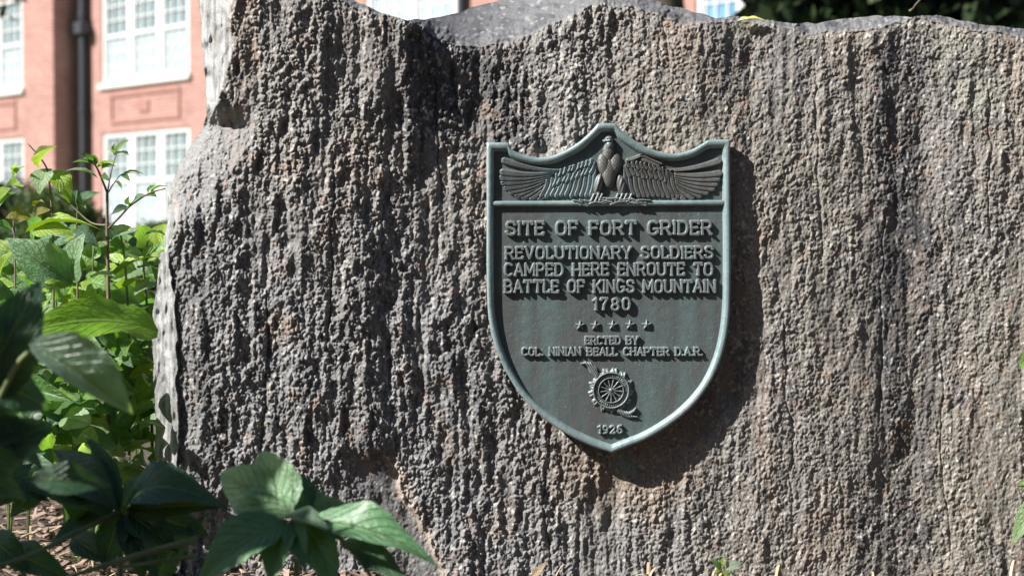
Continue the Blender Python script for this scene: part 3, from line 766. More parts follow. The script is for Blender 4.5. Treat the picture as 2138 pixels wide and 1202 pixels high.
def window(u0, u1, z0, z1, w, nsash, blinds=True):
    f = MB(); y0, y1 = w + 0.03, w + 0.13
    e, mul = 0.09, 0.20
    f.box(u0, u0 + e, y0, y1, z0, z1); f.box(u1 - e, u1, y0, y1, z0, z1)
    f.box(u0 + e, u1 - e, y0, y1, z1 - e, z1); f.box(u0 + e, u1 - e, y0, y1, z0, z0 + e)
    sw = (u1 - u0 - 2 * e - (nsash - 1) * mul) / nsash
    zm = (z0 + z1) / 2 - 0.02
    panes, bl = MB(), MB()
    for s in range(nsash):
        a = u0 + e + s * (sw + mul); b_ = a + sw
        if s: f.box(a - mul, a, y0, y1, z0 + e, z1 - e)
        f.box(a, b_, y0 + 0.012, y1 - 0.01, zm - 0.04, zm + 0.04)
        for (zl, zh, yy) in ((z0 + e, zm - 0.04, y0 + 0.035), (zm + 0.04, z1 - e, y0 + 0.02)):
            f.box(a, a + 0.05, yy, y1 - 0.012, zl, zh); f.box(b_ - 0.05, b_, yy, y1 - 0.012, zl, zh)
            for k in (1, 2):
                x = a + sw * k / 3; f.box(x - 0.014, x + 0.014, yy + 0.004, y1 - 0.02, zl, zh)
            for k in (1, 2):
                z = zl + (zh - zl) * k / 3; f.box(a + 0.05, b_ - 0.05, yy + 0.007, y1 - 0.024, z - 0.014, z + 0.014)
        panes.box(a, b_, y1 - 0.035, y1 - 0.03, zm, z1 - e)
        if blinds: bl.box(a, b_, y1 - 0.045, y1 - 0.028, z0 + e, zm)
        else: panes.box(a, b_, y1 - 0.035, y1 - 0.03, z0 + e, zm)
    o = f.build('window', M_white, bld)
    panes.build('pane', M_glass if blinds else M_skyrefl, o)
    if blinds: bl.build('blind', M_blind, o)
    s_ = MB(); s_.box(u0 - 0.06, u1 + 0.06, w - 0.07, w + 0.12, z0 - 0.12, z0 - 0.003); s_.build('sill', M_stone, o)
    return o
rows_ = ((0.97, 2.93), (3.98, 5.95), (7.0, 8.9))
rows_of = lambda a: rows_ if a < 12 else ((0.97, 2.2), (3.1, 5.95), (7.0, 8.9))
main_w = [(0.03, 3.0), (7.95, 10.1), (14.72, 16.3)]
wall('wall', -0.75, 19, -0.1, 10.5, 0.0, [(a, b_, z0 - 0.1, z1) for a, b_ in main_w for z0, z1 in rows_of(a)])
for a, b_ in main_w:
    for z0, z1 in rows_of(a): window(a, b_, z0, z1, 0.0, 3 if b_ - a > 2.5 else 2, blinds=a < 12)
bay_w = [(-5.0, -1.92)]
wall('projecting_wall', -9, -0.75, -0.1, 10.5, -0.65, [(a, b_, z0 - 0.1, z1) for a, b_ in bay_w for z0, z1 in rows_], thick=0.66)
for a, b_ in bay_w:
    for z0, z1 in rows_: window(a, b_, z0, z1, -0.65, 3)
for a, b_, w in [(0.35, 2.7, 0.0), (-4.7, -2.2, -0.65), (8.2, 9.9, 0.0)]:
    for z0 in (3.12, 6.15):
        p = MB(); t = 0.075
        for q in ((a, b_, z0, z0 + t), (a, b_, z0 + 0.55, z0 + 0.55 + t), (a, a + t, z0 + t, z0 + 0.55), (b_ - t, b_, z0 + t, z0 + 0.55)):
            p.box(q[0], q[1], w - 0.03, w + 0.02, q[2], q[3])
        p.box((a + b_) / 2 - 0.16, (a + b_) / 2 + 0.16, w - 0.028, w + 0.02, z0 + 0.2, z0 + 0.42)
        o = p.build('brick_panel', simple_mat('dark_brick', (0.34, 0.17, 0.145), 0.85, var=0.2, scale=9), bld)
d = MB(); d.tube([(-0.46, -0.12, -0.1), (-0.46, -0.12, 10.4)], 0.085, 12)
for z in (1.2, 3.4, 5.4, 7.5): d.tube([(-0.46, -0.12, z), (-0.46, -0.12, z + 0.09)], 0.105, 12)
d.box(-0.62, -0.30, -0.28, -0.02, 5.05, 5.3)
d.build('downspout', M_pipe, bld)
d = MB(); d.tube([(10.28, -0.1, -0.1), (10.28, -0.1, 10.4)], 0.07, 12); d.build('downspout', M_pipe, bld)

# ------------------------------------------------------------------ trees and shrubs
def leafmat(name, lo, hi, trans=0.35, rough=0.45):
    m, nt, b, out = new_mat(name)
    v = coords(nt)
    geo = nd(nt, 'ShaderNodeNewGeometry')
    c = ramp(nt, geo.outputs['Random Per Island'], [(0.0, lo), (1.0, hi)])
    nt.links.new(c, b.inputs['Base Color']); b.inputs['Roughness'].default_value = rough
    tr = nd(nt, 'ShaderNodeBsdfTranslucent'); nt.links.new(c, tr.inputs[0])
    mx = nd(nt, 'ShaderNodeMixShader'); mx.inputs[0].default_value = trans
    nt.links.new(b.outputs[0], mx.inputs[1]); nt.links.new(tr.outputs[0], mx.inputs[2]); nt.links.new(mx.outputs[0], out.inputs[0])
    return m
M_bark = simple_mat('bark', (0.10, 0.075, 0.055), 0.9, var=0.4, scale=9, bstr=0.6)
M_dark = leafmat('dark_evergreen_leaves', (0.018, 0.034, 0.014), (0.04, 0.062, 0.022), 0.12)
M_mid = leafmat('mid_green_leaves', (0.04, 0.085, 0.02), (0.10, 0.16, 0.04), 0.35)
def leaf_cloud(clumps, n, size, aspect=0.55, surf=0.5, seed=1):
    """n pointed leaves spread through ellipsoid clumps (x,y,z,rx,ry,rz)"""
    r = np.random.default_rng(seed)
    vol = np.array([c[3] * c[4] * c[5] for c in clumps]) ** 0.8; k = r.choice(len(clumps), n, p=vol / vol.sum())
    c = np.array(clumps)[k]
    d = r.standard_normal((n, 3)); d /= np.linalg.norm(d, axis=1, keepdims=True)
    rad = (surf + (1 - surf) * r.random(n)) ** 0.5 * (0.85 + 0.3 * r.random(n))
    p = c[:, :3] + d * c[:, 3:] * rad[:, None]
    a = r.standard_normal((n, 3)); a[:, 2] -= 0.4; a /= np.linalg.norm(a, axis=1, keepdims=True)
    q = r.standard_normal((n, 3)); s = np.cross(a, q); s /= np.linalg.norm(s, axis=1, keepdims=True)
    up = np.cross(s, a)
    L = size * (0.6 + 0.8 * r.random(n))[:, None]
    w = L * aspect * 0.5
    pts = np.stack([p, p + a * L * 0.45 + s * w + up * w * 0.25, p + a * L, p + a * L * 0.45 - s * w + up * w * 0.25], 1)
    i = np.arange(n)[:, None] * 4
    return pts.reshape(-1, 3), np.concatenate([i + [0, 1, 2], i + [0, 2, 3]], 0)
def tree(name, label, cat, loc, h, crown, n, size, mat, trunk_r=0.15, group=None, seed=1, limbs=5):
    t = empty(name, loc, label, cat, group)
    r = random.Random(seed)
    mb = MB()
    pts = [(0, 0, -0.1)] + [(r.uniform(-.08, .08) * h * .3, r.uniform(-.08, .08) * h * .3, h * f) for f in (0.25, 0.5, 0.75, 0.95)]
    mb.tube(pts, [trunk_r * f for f in (1.2, 0.95, 0.75, 0.5, 0.2)], 10)
    for k in range(limbs):
        c = crown[k % len(crown)]; z = h * r.uniform(0.25, 0.6)
        mb.tube([(0, 0, z), (c[0] * .4, c[1] * .4, z + (c[2] - z) * .6), (c[0], c[1], c[2])], [trunk_r * .45, trunk_r * .3, trunk_r * .1], 6)
    mb.build('trunk', M_bark, t, True)
    vv, ff = leaf_cloud(crown, n, size, seed=seed)
    link('crown', mesh_np('crown', vv, ff, False), mat, t)
    return t
def clumps(n, rad, z0, z1, cr, seed):
    r = random.Random(seed); out = []
    for i in range(n):
        a = r.uniform(0, 6.28); f = r.random() ** 0.6; z = r.uniform(z0, z1)
        k = cr * r.uniform(0.7, 1.25)
        out.append((math.cos(a) * rad * f, math.sin(a) * rad * f, z, k, k, k * 0.75))
    return out
GE = 'dark evergreens behind the boulder'
tree('evergreen_tree', 'dark evergreen tree showing just right of the yellow leaf on the boulder', 'tree', (3.55, 13.0, 0), 6.0, clumps(30, 1.15, 0.6, 5.2, 0.75, 5), 17000, 0.2, M_dark, group=GE, seed=5)
tree('evergreen_tree', 'dark evergreen tree behind the far right end of the boulder', 'tree', (6.0, 13.6, 0), 6.5, clumps(36, 1.5, 0.6, 5.8, 0.85, 6), 20000, 0.2, M_dark, group=GE, seed=6)
tree('evergreen_tree', 'dark evergreen tree behind the bare twig above the boulder', 'tree', (4.7, 14.6, 0), 7.0, clumps(36, 1.5, 0.5, 6.2, 0.95, 7), 20000, 0.2, M_dark, group=GE, seed=7)
tree('shade_tree', 'tall tree added to shade the evergreens, its leaf edge hanging before the sky-tinted window', 'tree', (1.3, 12.2, 0), 9.5, clumps(24, 2.4, 5.8, 9.6, 1.2, 9) + [(2.0, -0.4, 3.6, 0.7, 0.7, 0.42), (2.5, 0.2, 4.4, 0.9, 0.9, 0.6)], 12000, 0.17, M_dark, 0.22, seed=9)  # added crown above the view shades the evergreens; low leaf edge is seen
tree('young_tree', 'young green tree with its branch hanging in the upper left corner', 'tree', (-6.3, 13.5, 0), 5.5, clumps(14, 0.9, 3.4, 5.4, 0.6, 12) + [(1.16, 0, 3.08, 0.5, 0.4, 0.42), (0.9, 0, 3.3, 0.5, 0.4, 0.35)], 6000, 0.12, M_mid, 0.1, seed=12)
def shrub(loc, label, rad, h, n, size, mat, seed, group=None):
    t = empty('shrub', loc, label, 'shrub', group)
    r = random.Random(seed); mb = MB()
    for k in range(7):
        a = k * 0.9
        mb.tube([(0, 0, -0.05), (math.cos(a) * rad * .3, math.sin(a) * rad * .3, h * .5), (math.cos(a) * rad * .7, math.sin(a) * rad * .7, h * .85)], [0.02, 0.014, 0.006], 6)
    mb.build('stem', M_bark, t, True)
    vv, ff = leaf_cloud(clumps(14, rad * .75, h * 0.25, h * 0.85, rad * 0.42, seed), n, size, seed=seed)
    link('foliage', mesh_np('foliage', vv, ff, False), mat, t)
    return t
shrub((-6.0, 18.6, 0), 'blurred dark green shrub at the foot of the brick pier', 0.9, 1.22, 5000, 0.10, M_mid, 21, 'shrubs along the brick wall')
shrub((-7.2, 19.4, 0), 'blurred dark green shrub under the left edge window', 0.9, 1.45, 5000, 0.10, M_dark, 22, 'shrubs along the brick wall')
shrub((-4.6, 18.2, 0), 'low blurred shrub below the tall white windows', 0.8, 0.95, 3500, 0.10, M_mid, 23, 'shrubs along the brick wall')
# unseen leaf mass added behind the camera to keep sky light off the stone
vv, ff = leaf_cloud([(x, -7 + 1.2 * math.sin(x), z, 2.0, 1.6, 1.8) for x in range(-5, 17, 2) for z in (1.5, 3.5, 5.2)], 24000, 0.5, 0.7, seed=31)
tag(link('sky_blocker_leaves', mesh_np('sky_blocker_leaves', vv, ff, False), M_dark), kind='stuff')
# ------------------------------------------------------------------ leaves
def leaf_template(name, a=0.75, b=0.8, arch=0.18, fold=0.25, wave=0.03, twist=0.0, tipd=0.12, nu=10, nv=22, seed=0):
    """unit leaf: base at the origin, tip on +Y, face +Z"""
    r = np.random.default_rng(seed)
    t = np.linspace(0, 1, nv)[:, None]; u = np.linspace(-1, 1, nu + 1)[None, :]
    wd_ = np.sin(np.pi * t ** a) ** b * (1 - 0.25 * t ** 3) + 0.004
    wd_ = wd_ / wd_.max() * 0.5
    edge = 1 + 0.03 * np.sin(t * 41 + seed) + 0.02 * np.sin(t * 67 + 2 * seed)
    x = u * wd_ * edge
    ph = r.random(3) * 6
    z = fold * np.abs(x) - arch * 4 * (t - 0.5) ** 2 * 0.5 - tipd * t ** 3 + wave * np.sin(t * 9 + ph[0]) * (x / 0.5) + wave * 0.8 * np.sin(t * 14 + ph[1]) * (np.abs(x) / 0.5) ** 2
    # quilted between the side veins
    z = z + 0.010 * np.abs(np.sin((t - 0.30 * np.abs(u)) * np.pi * 9)) * (1 - np.abs(u) ** 4) * (np.abs(u) > 0.04)
    z = z + twist * x * (t - 0.3)
    y = t + 0 * u
    z0 = z[0, nu // 2]
    v = np.stack([x, y, z - z0], -1)
    me = mesh_np(name, v, grid_quads(nv, nu + 1))
    uv = np.stack([(u + 1) / 2 + 0 * t, t + 0 * u], -1).reshape(-1, 2)
    a_ = me.attributes.new('leafuv', 'FLOAT2', 'POINT'); a_.data.foreach_set('vector', uv.astype(np.float32).ravel())
    return me
def leaf_material(name, trans, rough):
    m, nt, b, out = new_mat(name)
    at = nd(nt, 'ShaderNodeAttribute', attribute_name='leafuv')
    sp = nd(nt, 'ShaderNodeSeparateXYZ'); nt.links.new(at.outputs['Vector'], sp.inputs[0])
    def mt(op, a, b_=None, c=None):
        n = nd(nt, 'ShaderNodeMath', operation=op)
        for i, x in enumerate((a, b_, c)):
            if x is None: continue
            if hasattr(x, 'links'): nt.links.new(x, n.inputs[i])
            else: n.inputs[i].default_value = x
        return n.outputs[0]
    au = mt('ABSOLUTE', mt('MULTIPLY_ADD', sp.outputs[0], 2.0, -1.0))
    s = mt('FRACT', mt('MULTIPLY', mt('SUBTRACT', sp.outputs[1], mt('MULTIPLY', au, 0.30)), 9.0))
    s = mt('ABSOLUTE', mt('SUBTRACT', s, 0.5))                     # .5 on a side vein
    side = ramp(nt, s, [(0.40, 0), (0.5, 0.8)])
    midr = ramp(nt, au, [(0.03, 1), (0.09, 0)])
    vein = mt('MAXIMUM', side, midr)
    oi = nd(nt, 'ShaderNodeObjectInfo')
    v = coords(nt)
    c = mixc(nt, 1.0, oi.outputs['Color'], ramp(nt, noise(nt, v, 5, 5, 0.6), [(0.3, 0.75), (0.7, 1.2)]), 'MULTIPLY')
    c = mixc(nt, ramp(nt, noise(nt, v, 9, 4, 0.7), [(0.68, 0), (0.78, 0.6)]), c, (0.20, 0.17, 0.04))
    c = mixc(nt, mt('MULTIPLY', vein, 0.45), c, (0.22, 0.32, 0.12))
    nt.links.new(c, b.inputs['Base Color']); b.inputs['Roughness'].default_value = rough
    b.inputs['Specular IOR Level'].default_value = 0.5
    b.inputs['Coat Weight'].default_value = 0.15; b.inputs['Coat Roughness'].default_value = 0.3
    h = mt('SUBTRACT', mt('MULTIPLY', noise(nt, v, 14, 3), 0.12), mt('MULTIPLY', vein, 0.6))
    bump(nt, b, h, 0.6, 0.05)
    tr = nd(nt, 'ShaderNodeBsdfTranslucent')
    nt.links.new(mixc(nt, 0.9, c, (1.9, 2.0, 0.5), 'MULTIPLY'), tr.inputs[0])
    mx = nd(nt, 'ShaderNodeMixShader'); mx.inputs[0].default_value = trans
    nt.links.new(b.outputs[0], mx.inputs[1]); nt.links.new(tr.outputs[0], mx.inputs[2]); nt.links.new(mx.outputs[0], out.inputs[0])
    return m
M_leaf = leaf_material('broad_leaf', 0.42, 0.36)
M_thick = leaf_material('thick_leaf', 0.22, 0.42)
M_stem = simple_mat('green_stem', (0.13, 0.16, 0.06), 0.5, var=0.3, scale=30)
M_twig = simple_mat('woody_stem', (0.16, 0.12, 0.085), 0.8, var=0.3, scale=40)
M_straw = simple_mat('dry_straw', (0.46, 0.36, 0.23), 0.8, var=0.3, scale=30)
M_blade = leafmat('grass_blade', (0.10, 0.20, 0.035), (0.26, 0.34, 0.10), 0.4)
LT = {'ovate': leaf_template('ovate_leaf', 0.72, 0.85, 0.16, 0.22, 0.03, seed=1), 'ovate2': leaf_template('ovate_leaf', 0.66, 0.75, 0.26, 0.12, 0.05, 0.15, seed=2),
      'lance': leaf_template('lance_leaf', 0.78, 1.15, 0.22, 0.22, 0.025, 0.1, 0.16, seed=3), 'arch': leaf_template('arching_leaf', 0.80, 1.0, 0.75, 0.2, 0.03, 0.1, 0.2, seed=4),
      'fold': leaf_template('folded_leaf', 0.74, 0.9, 0.2, 0.75, 0.03, 0.0, seed=5), 'wavy': leaf_template('wavy_leaf', 0.70, 0.8, 0.2, 0.1, 0.09, 0.3, seed=6),
      'small': leaf_template('small_leaf', 0.7, 0.8, 0.2, 0.3, 0.03, 0.0, nu=6, nv=10, seed=7)}
for k_, me_ in LT.items(): me_.materials.append(M_thick if k_ in ('lance', 'arch') else M_leaf)
def put_leaf(plant, kind, base, tip, width, nrm, col, label=None):
    base, tip = Vector(base), Vector(tip)
    y = tip - base; L = y.length; y = y / L
    n = Vector(nrm); z = (n - y * n.dot(y))
    z = z.normalized() if z.length > 1e-3 else y.orthogonal().normalized()
    x = y.cross(z)
    M = Matrix((x * width, y * L, z * (L * 0.6 + width * 0.4))).transposed().to_4x4()
    M.translation = base - plant.location
    o = bpy.data.objects.new('leaf', LT[kind]); SC.collection.objects.link(o)
    o.parent = plant; o.matrix_basis = M
    o.color = (*col, 1)
    if label: o['label'] = label
    return o
def hero(plant, kind, b, t, w, nrm=(0, -0.5, 0.9), col=(0.07, 0.16, 0.035), db=2.4, dt=None):
    dt = db if dt is None else dt
    return put_leaf(plant, kind, PV(*b, db), PV(*t, dt), w * (db + dt) / 2 / FPX, nrm, col)
def stem(plant, pts, rad, mat=None, name='stem'):
    """pts: (px, py, depth)"""
    mb = MB(); ps = [PV(*p) for p in pts]
    n = len(ps); sm = []
    for i in range(n - 1):
        p0, p1, p2, p3 = ps[max(i - 1, 0)], ps[i], ps[i + 1], ps[min(i + 2, n - 1)]
        for k in range(4):
            t = k / 4
            sm.append(0.5 * (2 * p1 + (p2 - p0) * t + (2 * p0 - 5 * p1 + 4 * p2 - p3) * t * t + (3 * p1 - p0 - 3 * p2 + p3) * t ** 3))
    sm.append(ps[-1])
    mb.tube(sm, [rad * (1 - 0.45 * i / len(sm)) for i in range(len(sm))], 7)
    return mb.build(name, mat or M_stem, plant, True, off=plant.location)
def ground_at(px, dep):
    p = PV(px, 601, dep); return (p.x, p.y, 0.0)
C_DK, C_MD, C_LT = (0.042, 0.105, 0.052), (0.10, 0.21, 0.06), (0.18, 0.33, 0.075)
C_YE, C_BL, C_OL = (0.27, 0.40, 0.05), (0.10, 0.21, 0.12), (0.24, 0.22, 0.03)
C_PL = (0.27, 0.39, 0.22)  # white sun sheen of glossy leaves put into the base colour
HALF = (-0.30, -0.75, 0.45)
UP, CAMN, BACK = (0, -0.25, 1), (-0.2, -1, 0.5), (0.3, 0.5, 0.8)
GP = 'broad leaved plants left of the boulder'

# tall slender shoot before the white windows
p1 = empty('sapling', ground_at(226, 2.5), 'slender upright shoot with small young leaves before the white windows', 'plant')
stem(p1, [(226,1000,2.5),(227,700,2.5),(226,582,2.5),(224,480,2.5),(224,402,2.5)], 0.0042, M_twig)
stem(p1, [(224,402,2.5),(212,372,2.49),(197,342,2.48),(176,330,2.48)], 0.0022, M_twig)
stem(p1, [(225,478,2.5),(248,455,2.49),(272,430,2.48),(311,404,2.47),(345,394,2.47)], 0.0022, M_twig)
stem(p1, [(226,402,2.5),(240,380,2.5),(258,362,2.5),(290,362,2.5)], 0.0012, M_twig)
stem(p1, [(224,405,2.5),(232,360,2.5),(243,322,2.5)], 0.0014, M_twig)
for q in [('lance',(204,372),(138,350),24,UP,C_PL),('small',(197,345),(150,336),17,UP,C_MD),('small',(196,340),(172,318),16,CAMN,C_BL),('small',(200,345),(190,319),14,UP,C_MD),
          ('small',(185,332),(166,322),14,CAMN,C_BL),('small',(205,350),(243,336),20,UP,C_YE),('small',(212,352),(240,345),14,CAMN,C_MD),('small',(214,365),(229,378),14,CAMN,C_MD),
          ('small',(243,322),(268,291),18,CAMN,C_PL),('small',(243,322),(238,300),14,CAMN,C_PL),('small',(244,322),(270,322),18,UP,C_PL),('small',(240,325),(222,310),12,UP,C_PL),
          ('lance',(268,432),(231,446),20,CAMN,C_DK),('lance',(272,430),(312,404),26,(0.2,-0.6,0.9),C_BL),('fold',(275,428),(268,410),14,CAMN,C_BL),('small',(313,403),(326,409),16,CAMN,C_MD),
          ('lance',(314,402),(353,385),10,UP,C_YE),('small',(310,404),(322,386),14,CAMN,C_LT),('small',(258,362),(271,377),14,CAMN,C_MD),('small',(262,362),(300,361),7,UP,C_MD),('small',(240,380),(255,392),10,UP,C_MD)]:
    hero(p1, *q, db=2.49, dt=2.47)
# leafy plant at the left edge, upper part
p2 = empty('leafy_plant', ground_at(105, 2.52), 'bushy plant with big glossy leaves rising highest before the brick pier', 'plant', GP)
stem(p2, [(112,950,2.52),(112,620,2.52),(110,470,2.52),(103,380,2.52),(97,350,2.52),(80,325,2.52),(58,300,2.52)], 0.0022, M_twig)
stem(p2, [(163,900,2.52),(162,600,2.52),(161,470,2.52),(163,420,2.52)], 0.0022, M_twig)
stem(p2, [(30,900,2.52),(32,560,2.52),(28,460,2.52)], 0.002, M_twig)
stem(p2, [(112,475,2.52),(80,450,2.52),(60,440,2.52)], 0.0018, M_twig)
stem(p2, [(225,470,2.5),(190,465,2.51),(150,430,2.52),(115,405,2.52)], 0.002)
for q in [('fold',(82,350),(114,302),24,(-0.9,-0.3,0.3),(0.28,0.36,0.12)),('ovate',(97,352),(80,403),52,CAMN,C_PL),('ovate2',(112,356),(147,421),46,(0.6,-0.8,-0.2),C_YE),
          ('fold',(40,395),(14,385),30,CAMN,C_PL),('small',(38,360),(22,345),14,CAMN,C_PL),('small',(30,372),(50,345),16,UP,C_PL),
          ('ovate',(163,425),(204,400),26,CAMN,C_BL),('ovate',(162,428),(158,398),30,CAMN,C_BL),('small',(163,434),(180,433),14,UP,C_LT),
          ('wavy',(63,450),(13,452),38,(-0.1,-0.9,0.5),C_OL),('lance',(70,432),(92,418),18,UP,C_OL),('ovate',(72,452),(102,436),24,CAMN,C_OL),
          ('lance',(52,486),(206,462),42,UP,C_YE),('ovate2',(70,480),(160,488),44,(0,-0.9,0.6),C_YE),('ovate2',(160,476),(203,513),36,CAMN,C_DK),
          ('ovate',(24,480),(-12,470),36,CAMN,C_BL),('ovate',(0,420),(18,392),36,CAMN,C_YE),('lance',(40,400),(-14,440),22,UP,C_MD),
          ('ovate',(150,592),(12,496),92,HALF,(0.22,0.36,0.22)),('ovate',(155,586),(168,488),80,HALF,(0.23,0.37,0.21)),('ovate2',(153,588),(38,566),56,(0.1,-0.8,0.5),C_YE),  # glossy pair: sheen put into their paler colour
          ('ovate',(192,580),(240,572),34,UP,C_PL),('lance',(0,578),(38,510),22,(-0.6,-0.6,0.2),C_YE),('ovate2',(20,640),(-30,560),50,CAMN,C_BL),('ovate',(35,640),(82,600),42,CAMN,C_BL)]:
    dd = 2.53 - max(0, max(q[1][1], q[2][1]) - 470) * 0.0011
    hero(p2, *q, db=dd, dt=dd - 0.03)
p3 = empty('leafy_plant', ground_at(270, 2.6), 'bushy plant crowded against the left side of the boulder', 'plant', GP)
stem(p3, [(270,950,2.6),(268,700,2.6),(262,560,2.58),(252,490,2.56)], 0.003)
stem(p3, [(318,940,2.62),(312,700,2.62),(300,560,2.6),(310,500,2.6)], 0.003)
for q in [('ovate',(225,500),(283,476),40,(-0.1,-0.8,0.6),C_PL),('ovate2',(252,520),(228,470),34,CAMN,C_BL),('lance',(346,492),(300,486),20,UP,C_MD),('ovate',(300,540),(262,528),40,CAMN,C_PL),
          ('lance',(222,594),(332,524),44,(-0.3,-0.3,0.9),C_YE),('wavy',(300,545),(328,508),30,CAMN,C_LT),('ovate',(290,560),(345,560),40,UP,C_MD),('ovate',(250,560),(225,545),26,CAMN,C_OL),
          ('fold',(282,520),(262,505),24,CAMN,C_DK),('ovate',(320,590),(280,612),40,CAMN,C_PL),('ovate2',(262,600),(300,580),36,UP,C_YE),('lance',(330,590),(346,520),26,CAMN,C_LT),
          ('ovate',(228,560),(200,540),34,CAMN,C_DK),('ovate',(310,640),(270,655),34,UP,C_MD),('ovate',(320,690),(286,720),36,CAMN,C_MD)]:
    hero(p3, *q, db=2.56, dt=2.52)
# big backlit leaf and its plant, nearer
p4 = empty('large_leaf_plant', ground_at(-10, 1.95), 'plant whose one huge backlit bright green leaf sweeps across toward the boulder', 'plant')
stem(p4, [(-60,1100,1.95),(-20,860,1.95),(20,760,1.95),(60,700,1.95)], 0.004)
hero(p4, 'ovate2', (330,690), (38,684), 118, (-0.05, -0.95, 0.75), (0.16,0.32,0.025), 2.08, 1.95)
hero(p4, 'ovate2', (60,735), (212,748), 70, (0.1, -0.9, 0.6), (0.06,0.14,0.02), 2.0)
hero(p4, 'lance', (60,700), (100,620), 40, CAMN, C_YE, 2.0)
hero(p4, 'ovate', (-10,700), (50,650), 56, UP, C_MD, 2.0)
# dark foreground plant at the left edge
p5 = empty('broad_leaf_plant', ground_at(-60, 1.42), 'dark shaded plant leaning in from the left edge with one sunlit drooping leaf', 'plant')
stem(p5, [(-80,1250,1.42),(-40,1000,1.42),(-10,860,1.42),(30,770,1.42),(60,735,1.42)], 0.005)
for q in [('fold',(60,716),(284,862),104,(-0.3,-0.6,0.55),(0.24,0.35,0.28)),('ovate2',(-50,830),(85,585),150,(0.4,-0.9,0.2),C_DK),('ovate2',(-70,700),(60,760),130,(0.4,-0.9,0.2),C_DK),('ovate2',(-50,960),(110,880),120,(0.3,-0.9,0.3),C_DK),('lance',(60,1000),(240,1010),70,(0.3,-0.9,0.4),C_DK),('ovate2',(-60,840),(40,640),110,(0.5,-0.9,0.1),C_DK),  # lit first leaf and shaded rest: the difference is put into their colours
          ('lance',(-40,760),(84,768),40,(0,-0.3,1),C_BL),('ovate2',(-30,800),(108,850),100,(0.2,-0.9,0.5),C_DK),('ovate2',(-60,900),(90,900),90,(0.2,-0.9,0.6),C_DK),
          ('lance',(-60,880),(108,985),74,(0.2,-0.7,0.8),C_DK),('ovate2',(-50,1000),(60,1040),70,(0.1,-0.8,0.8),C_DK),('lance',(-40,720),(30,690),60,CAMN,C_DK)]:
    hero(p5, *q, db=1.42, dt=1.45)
# two whorls in front of the stone
GW = 'whorled plants in front of the boulder'
p6 = empty('whorled_plant', ground_at(255, 1.78), 'whorled plant with long dark leaves standing by the foot of the left corner', 'plant', GW)
stem(p6, [(258,1330,1.78),(252,1200,1.78),(252,1066,1.78)], 0.0045)
stem(p6, [(252,1066,1.78),(160,1110,1.72),(60,1160,1.66),(-40,1190,1.62)], 0.004)
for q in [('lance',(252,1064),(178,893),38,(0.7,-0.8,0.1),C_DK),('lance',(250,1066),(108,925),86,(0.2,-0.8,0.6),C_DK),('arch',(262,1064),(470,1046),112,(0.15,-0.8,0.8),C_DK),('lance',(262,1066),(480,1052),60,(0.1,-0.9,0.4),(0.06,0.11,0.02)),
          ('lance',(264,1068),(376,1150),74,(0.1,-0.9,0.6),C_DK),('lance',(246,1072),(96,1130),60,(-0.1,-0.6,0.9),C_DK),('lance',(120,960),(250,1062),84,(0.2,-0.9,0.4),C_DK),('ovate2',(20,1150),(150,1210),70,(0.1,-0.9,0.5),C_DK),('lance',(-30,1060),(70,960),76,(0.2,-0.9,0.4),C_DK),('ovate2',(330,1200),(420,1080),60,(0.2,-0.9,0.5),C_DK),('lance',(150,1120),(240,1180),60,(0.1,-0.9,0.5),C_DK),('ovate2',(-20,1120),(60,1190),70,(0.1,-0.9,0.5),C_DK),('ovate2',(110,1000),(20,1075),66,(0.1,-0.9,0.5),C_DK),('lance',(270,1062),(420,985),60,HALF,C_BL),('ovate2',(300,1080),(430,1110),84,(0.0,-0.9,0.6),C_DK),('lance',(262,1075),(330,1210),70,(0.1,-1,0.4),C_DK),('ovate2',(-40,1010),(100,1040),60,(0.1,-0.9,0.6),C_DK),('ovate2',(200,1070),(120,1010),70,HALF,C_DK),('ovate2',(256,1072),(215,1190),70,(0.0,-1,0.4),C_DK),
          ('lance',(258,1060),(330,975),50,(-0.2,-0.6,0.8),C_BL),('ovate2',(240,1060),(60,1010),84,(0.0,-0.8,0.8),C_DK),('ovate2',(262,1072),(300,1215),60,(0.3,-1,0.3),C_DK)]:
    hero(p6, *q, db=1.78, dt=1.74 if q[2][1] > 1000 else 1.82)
p7 = empty('whorled_plant', ground_at(613, 1.62), 'whorled plant with dappled pointed leaves before the cracked lower face', 'plant', GW)
stem(p7, [(640,1360,1.64),(622,1220,1.63),(613,1084,1.62)], 0.0045)
stem(p7, [(700,1112,1.60),(735,1150,1.59),(773,1200,1.58),(800,1260,1.58)], 0.0032)
C_F = (0.11, 0.24, 0.11)
for q in [('ovate2',(606,1074),(452,980),116,HALF,(0.28,0.44,0.27)),('ovate2',(606,1072),(536,936),118,HALF,(0.28,0.44,0.27)),('ovate2',(616,1080),(742,1052),100,(-0.1,-0.75,0.8),C_F),  # top pair: sunlight on them painted as a paler colour
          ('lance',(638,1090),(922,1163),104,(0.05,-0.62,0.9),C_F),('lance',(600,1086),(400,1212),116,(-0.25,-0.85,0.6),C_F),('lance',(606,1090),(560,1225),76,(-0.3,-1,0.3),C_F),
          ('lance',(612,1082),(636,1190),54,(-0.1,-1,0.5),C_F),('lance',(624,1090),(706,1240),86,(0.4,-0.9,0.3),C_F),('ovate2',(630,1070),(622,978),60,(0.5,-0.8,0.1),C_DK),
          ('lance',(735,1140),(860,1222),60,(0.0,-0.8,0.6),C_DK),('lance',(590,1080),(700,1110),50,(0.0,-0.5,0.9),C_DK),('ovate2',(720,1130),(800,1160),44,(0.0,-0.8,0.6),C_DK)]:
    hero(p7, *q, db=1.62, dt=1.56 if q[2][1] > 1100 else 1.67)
stem(p7, [(410,1125,1.66),(300,1155,1.62),(200,1185,1.58),(110,1215,1.55)], 0.0042, name='runner')
